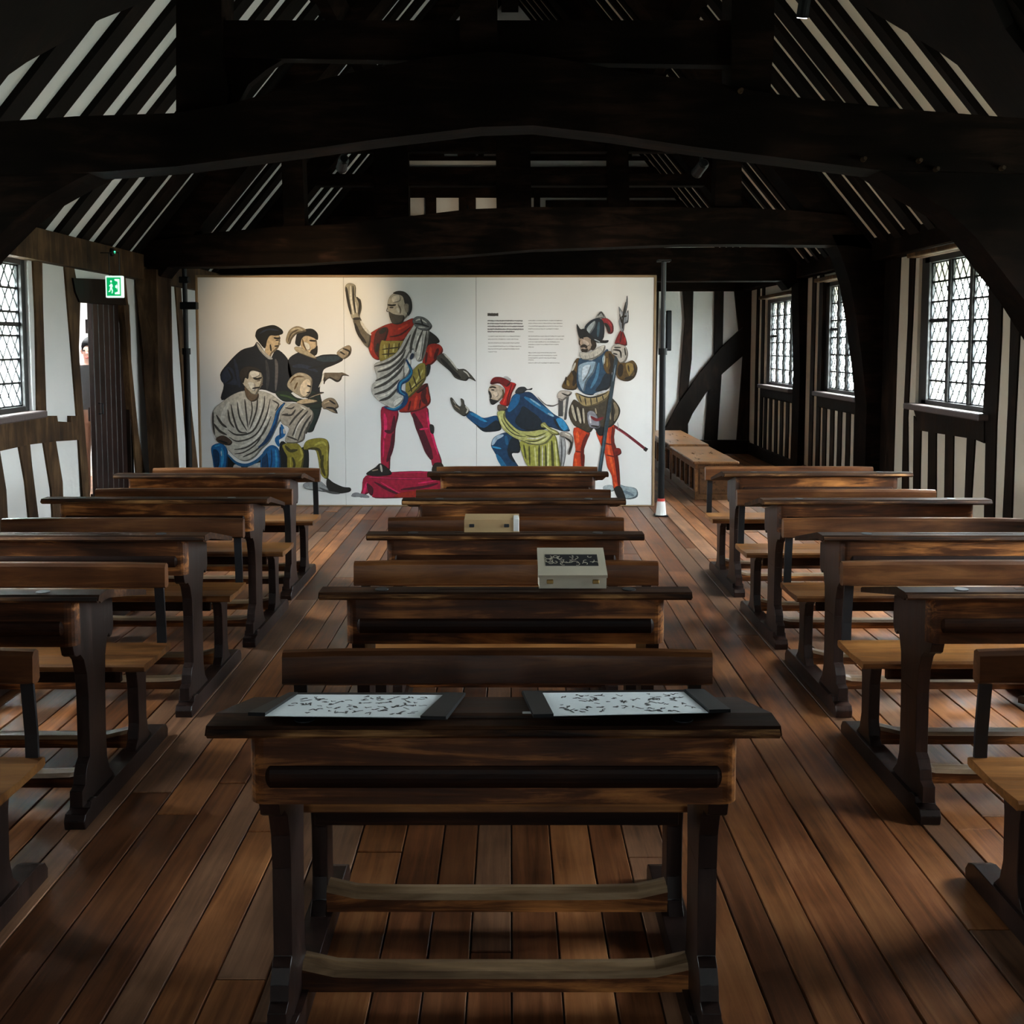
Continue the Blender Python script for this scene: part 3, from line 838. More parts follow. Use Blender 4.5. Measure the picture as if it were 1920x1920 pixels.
board('framed white drawing sheet with black end bars, no tab beside it',
      [(465, 1342), (838, 1350), (873, 1303), (545, 1303)],
      [[(788, 1349), (836, 1350), (872, 1304), (836, 1303)], [(465, 1342), (497, 1343), (558, 1303), (543, 1303)]],
      [(497, 1343), (788, 1346), (836, 1304), (558, 1303)], 1)
board('framed white drawing sheet with black end bars and a white tab by one corner',
      [(1000, 1346), (1370, 1336), (1320, 1297), (978, 1300)],
      [[(1000, 1346), (1038, 1345), (1015, 1300), (980, 1300)], [(1330, 1337), (1370, 1336), (1320, 1297), (1284, 1297)]],
      [(1038, 1343), (1328, 1337), (1282, 1298), (1016, 1300)], 2)
t_ = onZ(995, 1343, .792)
tag(obj('paper_tab', nbox((t_.x - .018, t_.y - .006, .7905), (t_.x + .018, t_.y + .006, .801), .001), 'white_plastic'), 'small white paper tab lying at the corner of a drawing board', 'paper tab')

# ---- boxes on the desks
def cream_box():
    y0 = ROWS['C'][1][0] + .055; cx = onZ(1075, 1108, .80).x
    zb = .80
    E = empty('letter_box', (cx, y0, zb + .002)); tag(E, 'cream painted box with black ornamental panel on its sloping lid', 'box')
    w2, dp = .110, .17
    pr = [(0, .002), (0, .040), (dp, .105), (dp, -.018), (.03, -.018 + .02)]
    body = obj('body', nprism([(-w2, a, b) for a, b in [(0, 0), (0, .036), (dp, .092), (dp, -.024), (.036, 0)]], (2 * w2, 0, 0)), 'cream_box', E)
    u = Vector((0, dp, .056)).normalized(); n = Vector((0, -u.z, u.y))
    a0 = Vector((0, -.004, .036))
    lid = obj('lid', nprism([a0 + Vector((sx * (w2 + .003), 0, 0)) + u * v for sx, v in ((-1, 0), (1, 0), (1, .182), (-1, .182))], n * .010), 'cream_box', E)
    rr = random.Random(9)
    bm = bmesh.new()
    base = a0 + n * .010
    prism(bm, [base + Vector((sx * .088, 0, 0)) + u * v for sx, v in ((-1, .060), (1, .060), (1, .135), (-1, .135))], n * .0008)
    obj('ornament_ground', bm, 'ink', lid)
    bm = bmesh.new()
    for _ in range(26):
        c = base + Vector((rr.uniform(-.08, .08), 0, 0)) + u * rr.uniform(.068, .127) + n * .0012
        r, a1, a2 = rr.uniform(.006, .013), rr.uniform(0, 6.28), rr.uniform(2.5, 5)
        for k in range(6):
            t0, t1 = a1 + a2 * k / 6, a1 + a2 * (k + 1) / 6
            p0 = c + (Vector((1, 0, 0)) * math.cos(t0) + u * math.sin(t0)) * r
            p1 = c + (Vector((1, 0, 0)) * math.cos(t1) + u * math.sin(t1)) * r
            s_ = (p1 - p0).cross(n).normalized() * .0011
            prism(bm, [p0 - s_, p1 - s_, p1 + s_, p0 + s_], n * .0004)
    obj('ornament_scrolls', bm, 'cream_box', lid, kind='stuff')
    for s in (-1, 1):
        bm = nbox((s * .075 - .011, -.006, .016), (s * .075 + .011, .002, .030), .002)
        obj('catch', bm, 'brass', E)
cream_box()
def tan_box():
    y0 = ROWS['C'][2][0] + .05; cx = onZ(922, 1000, .80).x
    E = empty('pencil_box', (cx, y0, .802)); tag(E, 'low tan wooden box with two dark catches and a white end strip', 'box')
    obj('body', nprism([(-.117, a, b) for a, b in [(0, 0), (0, .054), (.12, .060), (.12, -.016), (.04, .0)]], (.234, 0, 0)), 'tan_box', E)
    obj('white_strip', nbox((.092, -.003, .004), (.1155, .118, .0585), .002), 'white_plastic', E)
    for xx in (-.085, .063):
        obj('catch', nbox((xx - .011, -.006, .022), (xx + .011, .002, .036), .002), 'iron', E)
tan_box()

# ================================================================== EXHIBITION PANEL
PY = 10.20
EP = empty('exhibition_panel', (-.82, PY, 0))
tag(EP, 'large white exhibition panel painted with figures in Roman and soldier costume', 'exhibition panel')
tl, tr_, br, bl_ = onY(372, 520, PY), onY(1227, 520, PY), onY(1222, 948, PY), onY(378, 948, PY)
x0, x1 = (tl.x + bl_.x) / 2, (tr_.x + br.x) / 2
z1 = (tl.z + tr_.z) / 2; z0 = max(.012, (bl_.z + br.z) / 2)
cuts = [x0] + [onY(u, 700, PY).x for u in (646, 893)] + [x1]
for a, b in zip(cuts, cuts[1:]):
    obj('display_board', nbox((a + .0015 - EP.location.x, 0, z0), (b - .0015 - EP.location.x, .03, z1), .0015), 'board_white', EP)
fx0, fx1 = x0 - .022 - EP.location.x, x1 + .022 - EP.location.x
for a, b in (((fx0, -.012, z0 - .01), (fx0 + .022, .05, z1 + .022)), ((fx1 - .022, -.012, z0 - .01), (fx1, .05, z1 + .022)), ((fx0 + .022, -.012, z1), (fx1 - .022, .05, z1 + .022))):
    obj('frame_rail', nbox(a, b, .003), 'ply_edge', EP)
obj('frame_rail', nbox((fx0 + .022, -.012, max(0, z0 - .03)), (fx1 - .022, .05, z0), .003), 'ply_edge', EP)
ZLAY = [0.0]
COLS = {}
def cmat(c):
    k = 'print_%02x%02x%02x' % tuple(int(255 * min(1, max(0, v)) ** .4545) for v in c)
    if k not in MAT: plain(k, c, .6, var=.28, bscale=260)
    return k
def figure(name, label, ox, oy, s, items):
    """flat print on the panel: each item is ('p', colour, outline) or ('s', colour, line, width)"""
    bm = bmesh.new(); mats = []
    z = 0.0006
    for it in items:
        c = cmat(tuple(v ** 1.3 for v in it[1]))
        if c not in mats: mats.append(c)
        mi = mats.index(c)
        z += 0.00012
        def P(a, b):
            p = onY(ox + a * s, oy + b * s, PY)
            return Vector((p.x - EP.location.x, -z, p.z))
        if it[0] == 'p':
            q = [P(a, b) for a, b in smoothpoly(it[2], 4)]
            vs_ = [bm.verts.new(v) for v in q]
            for tri in tessellate_polygon([q]):
                try: bm.faces.new([vs_[i] for i in tri]).material_index = mi
                except ValueError: pass
            # painted modelling: a darker band along the lower right contour, an ink line elsewhere
            l = smoothpoly(it[2], 4); n = len(l)
            ar = sum(l[i - 1][0] * l[i][1] - l[i][0] * l[i - 1][1] for i in range(n)) / 2
            sz = min(max(a for a, _ in l) - min(a for a, _ in l), max(b for _, b in l) - min(b for _, b in l))
            wb_ = min(3.6 / s, sz * .16)
            if sz * s > 5:
                dk = cmat(tuple((v * .38) ** 1.3 for v in it[1]))
                if dk not in mats: mats.append(dk)
                mj = mats.index(dk); z += .00006
                ring = []
                for i, (a, b) in enumerate(l):
                    a0, b0 = l[i - 1]; a1, b1 = l[(i + 1) % n]
                    dx, dy = a1 - a0, b1 - b0; dl = math.hypot(dx, dy) or 1
                    nx, ny = (dy / dl, -dx / dl) if ar > 0 else (-dy / dl, dx / dl)      # outward
                    k_ = max(.16, nx * .75 + ny * .65)
                    ring.append((bm.verts.new(P(a, b)), bm.verts.new(P(a - nx * wb_ * k_, b - ny * wb_ * k_))))
                for i in range(n):
                    (o0, i0), (o1, i1) = ring[i - 1], ring[i]
                    bm.faces.new([o0, o1, i1, i0]).material_index = mj
        else:
            l = smoothline(it[2], 5); wd = it[3] * (1.35 if max(it[1]) < .13 else 1.0); n = len(l)
            pr = None
            for i, (a, b) in enumerate(l):
                a0, b0 = l[max(0, i - 1)]; a1, b1 = l[min(n - 1, i + 1)]
                dx, dy = a1 - a0, b1 - b0; dl = math.hypot(dx, dy) or 1
                t = i / (n - 1); tp = wd / 2 * (1 if len(it) > 4 else min(1, .35 + 2.6 * min(t, 1 - t)))
                cur = (bm.verts.new(P(a - dy / dl * tp, b + dx / dl * tp)), bm.verts.new(P(a + dy / dl * tp, b - dx / dl * tp)))
                if pr: bm.faces.new([pr[0], cur[0], cur[1], pr[1]]).material_index = mi
                pr = cur
    for f in bm.faces:
        f.normal_update()
        if f.normal.y > 0: f.normal_flip()
    me = bpy.data.meshes.new(name); bm.to_mesh(me); bm.free()
    for c in mats: me.materials.append(MAT[c])
    o = bpy.data.objects.new(name, me); C.objects.link(o); o.parent = EP
    o['label'] = label
    return o
BLK = (.008, .008, .010); NAVY = (.014, .018, .030); NAVY2 = (.03, .045, .085); SKIN = (.62, .50, .34); SKIN2 = (.40, .33, .24); DK = (.03, .024, .018); CLO = (.60, .575, .51); CLOL = (.74, .72, .66); CLOD = (.10, .09, .078)
BLU = (.01, .19, .42); BLUD = (.004, .07, .17); BLUL = (.06, .36, .62); OLI = (.36, .31, .05); OLID = (.10, .085, .015); OLIL = (.55, .48, .12); GRN = (.022, .045, .025); GREY = (.42, .42, .42)
RED = (.40, .035, .012); REDD = (.12, .012, .008); REDL = (.62, .08, .03); MAG = (.42, .008, .065); MAGD = (.12, .004, .025); MAGL = (.72, .03, .17); GOLD = (.34, .28, .07); GOLDL = (.58, .52, .22); GOLDD = (.08, .06, .015)
ORA = (.62, .085, .015); ORAD = (.20, .02, .008); ORAL = (.80, .17, .04); STE = (.035, .10, .17); STEL = (.36, .47, .56); STED = (.012, .03, .05); BRN = (.16, .10, .03); BRND = (.045, .028, .012); BRNL = (.34, .24, .08); YG = (.52, .52, .22); YGL = (.68, .68, .36); YGD = (.12, .12, .035)
p, s = 'p', 's'
A = (380, 580, .1979)
figure('printed_figure', 'painted man in a black cap and dark coat', *A, [
 (p, NAVY, [(165, 620), (230, 520), (360, 390), (480, 350), (520, 310), (600, 420), (640, 470), (700, 380), (800, 460), (850, 600), (860, 780), (700, 800), (560, 760), (380, 800), (180, 860), (200, 720)]),
 (p, NAVY2, [(170, 630), (230, 545), (290, 570), (330, 680), (350, 730), (240, 715), (185, 690)]),
 (s, NAVY2, [(300, 470), (330, 600), (350, 740)], 22), (s, BLK, [(240, 560), (280, 650), (220, 700)], 14),
 (p, SKIN, [(610, 290), (640, 240), (720, 240), (735, 290), (725, 350), (700, 385), (660, 420), (635, 465), (590, 420), (600, 350)]),
 (s, DK, [(672, 268), (705, 276), (738, 270)], 14), (s, DK, [(690, 295), (722, 292)], 8), (s, DK, [(680, 350), (722, 345)], 10), (s, DK, [(640, 330), (650, 400)], 12), (s, SKIN2, [(715, 300), (735, 330), (715, 340)], 8),
 (s, GREY, [(512, 318), (560, 390), (620, 450), (662, 470)], 30), (s, CLO, [(520, 325), (570, 400), (630, 455)], 10),
 (s, (.16, .15, .15), [(690, 470), (702, 560), (692, 770)], 28), (s, (.07, .07, .075), [(600, 480), (620, 620), (610, 760)], 22),
 (p, BLK, [(500, 240), (520, 190), (600, 160), (680, 150), (750, 190), (760, 230), (700, 250), (640, 250), (610, 300), (590, 370), (540, 320), (505, 270)]),
 (s, NAVY2, [(540, 230), (620, 190), (720, 200)], 12)])
figure('printed_figure', 'painted bearded man in a feathered cap stretching out his arm', *A, [
 (p, NAVY, [(810, 480), (900, 410), (960, 400), (1060, 450), (1140, 430), (1280, 430), (1330, 480), (1240, 530), (1150, 570), (1130, 650), (1110, 760), (1120, 860), (1050, 860), (900, 800), (820, 640)]),
 (s, (.04, .07, .09), [(1080, 470), (1200, 470), (1300, 460)], 40), (s, NAVY2, [(850, 540), (960, 540), (1090, 590)], 26), (s, BLK, [(1000, 560), (1120, 540), (1240, 500)], 16),
 (p, (.018, .045, .035), [(1020, 780), (1110, 820), (1130, 900), (1110, 1000), (1070, 1100), (1040, 1160), (980, 1150), (1010, 1000)]),
 (p, SKIN2, [(1270, 420), (1300, 380), (1380, 340), (1410, 370), (1400, 430), (1350, 470), (1320, 465)]),
 (s, DK, [(1330, 370), (1390, 400), (1380, 440)], 12), (s, DK, [(1300, 400), (1350, 430)], 10), (s, CLO, [(1290, 400), (1330, 380)], 10),
 (p, (.22, .18, .13), [(1140, 610), (1200, 600), (1290, 600), (1330, 600), (1390, 632), (1330, 630), (1310, 670), (1270, 690), (1200, 655), (1150, 690)]),
 (s, DK, [(1200, 640), (1280, 680), (1310, 650)], 12), (s, CLOL, [(1150, 600), (1130, 680), (1100, 740)], 12), (s, DK, [(1160, 640), (1150, 710)], 10),
 (p, SKIN, [(940, 270), (1000, 250), (1070, 280), (1085, 330), (1080, 400), (1040, 430), (990, 400), (930, 350)]),
 (p, CLOL, [(960, 310), (1010, 330), (1020, 380), (980, 380)]), (s, DK, [(1010, 295), (1075, 300)], 13), (s, BRN, [(945, 280), (960, 340), (985, 390)], 14),
 (p, DK, [(1030, 385), (1060, 370), (1088, 345), (1085, 420), (1050, 442), (1018, 415)]),
 (p, (.5, .43, .31), [(870, 360), (930, 360), (1060, 440), (1070, 470), (980, 440), (890, 400)]),
 (p, BLK, [(880, 290), (900, 220), (960, 190), (1040, 185), (1090, 230), (1090, 290), (1050, 270), (980, 250), (940, 280), (920, 350), (880, 330)]),
 (p, (.40, .34, .24), [(790, 280), (820, 200), (890, 160), (960, 180), (980, 210), (900, 230), (850, 280), (830, 330), (800, 320)]),
 (s, (.14, .11, .07), [(810, 310), (840, 230), (910, 190)], 14), (s, (.6, .54, .42), [(840, 200), (900, 180), (950, 200)], 14)])
figure('printed_figure', 'painted seated man in a white toga and blue leggings', *A, [
 (p, BLK, [(220, 1370), (300, 1440), (430, 1480), (560, 1420), (560, 1530), (225, 1530)]), (p, (.62, .6, .58), [(300, 1470), (365, 1490), (360, 1530), (290, 1530)]), (p, (.62, .6, .58), [(430, 1490), (555, 1450), (555, 1530), (430, 1530)]),
 (p, BLU, [(80, 1320), (110, 1280), (180, 1270), (230, 1320), (240, 1400), (220, 1530), (120, 1530), (95, 1420)]),
 (p, BLUD, [(100, 1330), (150, 1350), (160, 1450), (130, 1530), (105, 1440)]), (s, BLUL, [(180, 1310), (190, 1390), (180, 1500)], 26), (s, BLUL, [(110, 1300), (160, 1285)], 14), (s, (.5, .6, .66), [(175, 1340), (180, 1390)], 12),
 (p, BLU, [(560, 1380), (620, 1300), (680, 1290), (730, 1350), (725, 1530), (560, 1530)]), (p, BLUD, [(565, 1400), (610, 1360), (620, 1530), (565, 1530)]), (s, BLUL, [(690, 1330), (700, 1430), (690, 1520)], 20), (s, BLUD, [(650, 1330), (655, 1430), (640, 1520)], 14),
 (p, CLO, [(100, 960), (180, 880), (280, 810), (390, 770), (520, 770), (640, 800), (740, 870), (790, 880), (870, 890), (900, 930), (820, 1000), (740, 1060), (700, 1130), (640, 1250), (560, 1330), (500, 1400), (420, 1440), (340, 1420), (250, 1340), (200, 1270), (140, 1230), (110, 1180), (95, 1060)]),
 (s, CLOL, [(250, 880), (200, 980), (180, 1080)], 36), (s, CLOL, [(560, 860), (530, 1020), (420, 1200)], 24), (s, CLOL, [(640, 900), (600, 1060), (500, 1230), (360, 1300)], 22), (s, CLOL, [(330, 860), (380, 1000)], 22), (s, CLOL, [(160, 1040), (230, 1140)], 20),
 (s, CLOD, [(270, 900), (290, 1010), (340, 1150), (420, 1170)], 13), (s, CLOD, [(330, 880), (350, 1020), (420, 1150)], 11), (s, CLOD, [(400, 850), (410, 950), (430, 1120)], 11), (s, CLOD, [(520, 830), (510, 960), (450, 1130)], 12),
 (s, CLOD, [(590, 820), (570, 960), (480, 1150), (330, 1190), (240, 1140)], 13), (s, CLOD, [(640, 850), (600, 1020), (500, 1190), (340, 1250), (250, 1210)], 11), (s, CLOD, [(650, 1010), (570, 1180), (430, 1300), (300, 1330)], 12), (s, CLOD, [(620, 1230), (500, 1340), (380, 1400)], 12),
 (s, CLOD, [(130, 1000), (180, 1080), (230, 1120)], 16), (s, CLOD, [(105, 1080), (160, 1150), (230, 1190)], 16), (s, CLOD, [(600, 1100), (520, 1260), (400, 1350), (300, 1370)], 10), (s, CLOD, [(240, 950), (260, 1060), (300, 1120)], 12), (s, CLOD, [(460, 860), (470, 960), (440, 1100)], 9), (s, CLOD, [(100, 970), (100, 1080), (115, 1190)], 12),
 (s, CLOD, [(660, 860), (720, 900), (690, 960)], 10), (s, CLOD, [(780, 930), (840, 940), (870, 920)], 10), (s, CLOD, [(750, 1000), (810, 990)], 10),
 (s, BLUD, [(780, 885), (720, 960), (692, 1060), (655, 1160), (600, 1250), (530, 1310)], 40), (s, BLU, [(770, 895), (712, 965), (682, 1060), (645, 1150)], 16),
 (s, (.02, .16, .32), [(235, 1370), (320, 1455), (420, 1475), (520, 1430), (600, 1350), (640, 1300)], 30),
 (p, (.12, .08, .055), [(130, 1220), (200, 1195), (280, 1250), (250, 1290), (150, 1260)]), (s, BLK, [(150, 1240), (240, 1270)], 14),
 (p, (.22, .16, .10), [(400, 730), (470, 800), (530, 795), (525, 850), (470, 875), (415, 830)]),
 (p, (.58, .53, .43), [(355, 620), (370, 570), (440, 545), (520, 560), (565, 620), (570, 690), (540, 760), (510, 810), (460, 790), (400, 730), (370, 680)]),
 (p, CLOL, [(450, 590), (530, 590), (540, 630), (470, 650)]), (p, CLOL, [(430, 690), (490, 700), (500, 770), (460, 760)]),
 (p, (.055, .042, .03), [(350, 640), (365, 570), (430, 540), (520, 555), (560, 600), (480, 580), (445, 600), (432, 660), (405, 650), (385, 700)]),
 (s, DK, [(480, 650), (520, 660), (562, 645)], 16), (s, (.2, .16, .12), [(515, 680), (550, 672)], 12), (s, (.2, .16, .12), [(548, 690), (568, 712), (545, 722)], 8), (s, DK, [(470, 750), (545, 738)], 12)])
figure('printed_figure', 'painted fair-haired seated youth in olive hose, pointing', *A, [
 (p, BLK, [(730, 1270), (800, 1290), (800, 1530), (740, 1530)]), (p, (.02, .022, .016), [(925, 1330), (1000, 1320), (1000, 1530), (930, 1530)]),
 (s, BLU, [(745, 1090), (765, 1180), (705, 1230), (725, 1300)], 42), (s, BLUD, [(735, 1110), (735, 1210)], 16), (s, CLOL, [(770, 1130), (775, 1180)], 20),
 (p, OLI, [(760, 1280), (880, 1260), (950, 1330), (960, 1400), (930, 1530), (810, 1530), (800, 1400), (770, 1340)]), (s, OLID, [(780, 1290), (830, 1340), (900, 1330)], 22), (s, OLIL, [(920, 1310), (945, 1390), (910, 1440)], 20), (s, OLID, [(850, 1400), (870, 1470), (850, 1530)], 18), (s, OLIL, [(830, 1400), (835, 1500)], 12),
 (p, OLI, [(980, 1250), (1080, 1220), (1170, 1230), (1200, 1290), (1195, 1400), (1190, 1600), (1120, 1560), (1090, 1400), (1060, 1330), (960, 1330)]), (s, OLIL, [(1060, 1290), (1130, 1260), (1170, 1290)], 22), (s, OLID, [(1000, 1320), (1100, 1330), (1120, 1420)], 20), (s, OLID, [(1140, 1380), (1130, 1480), (1160, 1580)], 22), (s, OLIL, [(1180, 1330), (1180, 1440)], 14),
 (p, GRN, [(690, 790), (800, 770), (880, 830), (950, 850), (1050, 880), (1130, 870), (1120, 940), (1000, 930), (880, 880), (760, 870)]), (s, (.08, .14, .04), [(730, 810), (820, 830), (900, 870)], 18),
 (p, (.50, .45, .38), [(740, 1000), (820, 910), (900, 890), (1000, 930), (1050, 980), (1040, 1060), (980, 1160), (960, 1240), (880, 1270), (780, 1250), (820, 1130), (750, 1080)]),
 (s, CLOD, [(1000, 960), (920, 1060), (850, 1200)], 16), (s, CLOD, [(960, 940), (880, 1020), (820, 1100)], 14), (s, CLOD, [(1030, 1000), (960, 1100), (900, 1250)], 14), (s, CLOD, [(760, 1000), (840, 1000), (880, 950)], 14), (s, CLOL, [(980, 1000), (900, 1110), (860, 1240)], 12), (s, CLOD, [(800, 1200), (900, 1240)], 12), (s, CLOL, [(930, 920), (980, 950)], 14), (s, CLOD, [(1020, 1060), (980, 1180)], 16),
 (p, (.34, .27, .19), [(1130, 880), (1190, 840), (1250, 850), (1290, 920), (1260, 950), (1282, 985), (1240, 980), (1180, 950), (1140, 940)]), (s, DK, [(1170, 930), (1240, 940), (1275, 980)], 16), (s, DK, [(1200, 860), (1260, 900)], 12), (s, SKIN, [(1150, 890), (1200, 870)], 10),
 (p, (.46, .40, .30), [(800, 720), (830, 650), (900, 600), (980, 610), (1040, 660), (1035, 740), (1020, 800), (960, 840), (900, 810), (840, 770)]),
 (p, (.74, .64, .50), [(925, 720), (985, 655), (1030, 690), (1030, 770), (985, 832), (925, 800)]), (s, BRN, [(830, 700), (880, 640), (960, 640)], 14), (s, BRN, [(870, 760), (900, 690)], 16), (s, DK, [(990, 720), (1030, 735)], 12), (s, DK, [(985, 790), (1020, 785)], 9), (s, (.55, .49, .38), [(860, 640), (920, 615), (980, 630)], 14),
 (p, SKIN, [(890, 880), (960, 850), (1040, 855), (1090, 870), (1030, 890), (950, 900)]), (s, DK, [(1000, 850), (1060, 805), (1150, 788)], 16), (s, SKIN2, [(1010, 840), (1070, 815), (1140, 795)], 8), (s, DK, [(940, 900), (1040, 895), (1120, 880)], 12), (s, DK, [(1050, 830), (1090, 860)], 16),
 (p, DK, [(1180, 1600), (1240, 1640), (1330, 1680), (1400, 1690), (1390, 1730), (1250, 1745), (1180, 1700)]), (p, (.40, .41, .42), [(960, 1650), (1100, 1620), (1190, 1700), (1180, 1730), (1090, 1720), (980, 1700)]), (s, (.15, .15, .15), [(1110, 1690), (1200, 1730), (1300, 1745)], 22), (s, (.3, .31, .32), [(1415, 1755), (1470, 1750), (1510, 1780)], 30)])
B = (620, 510, .2344)
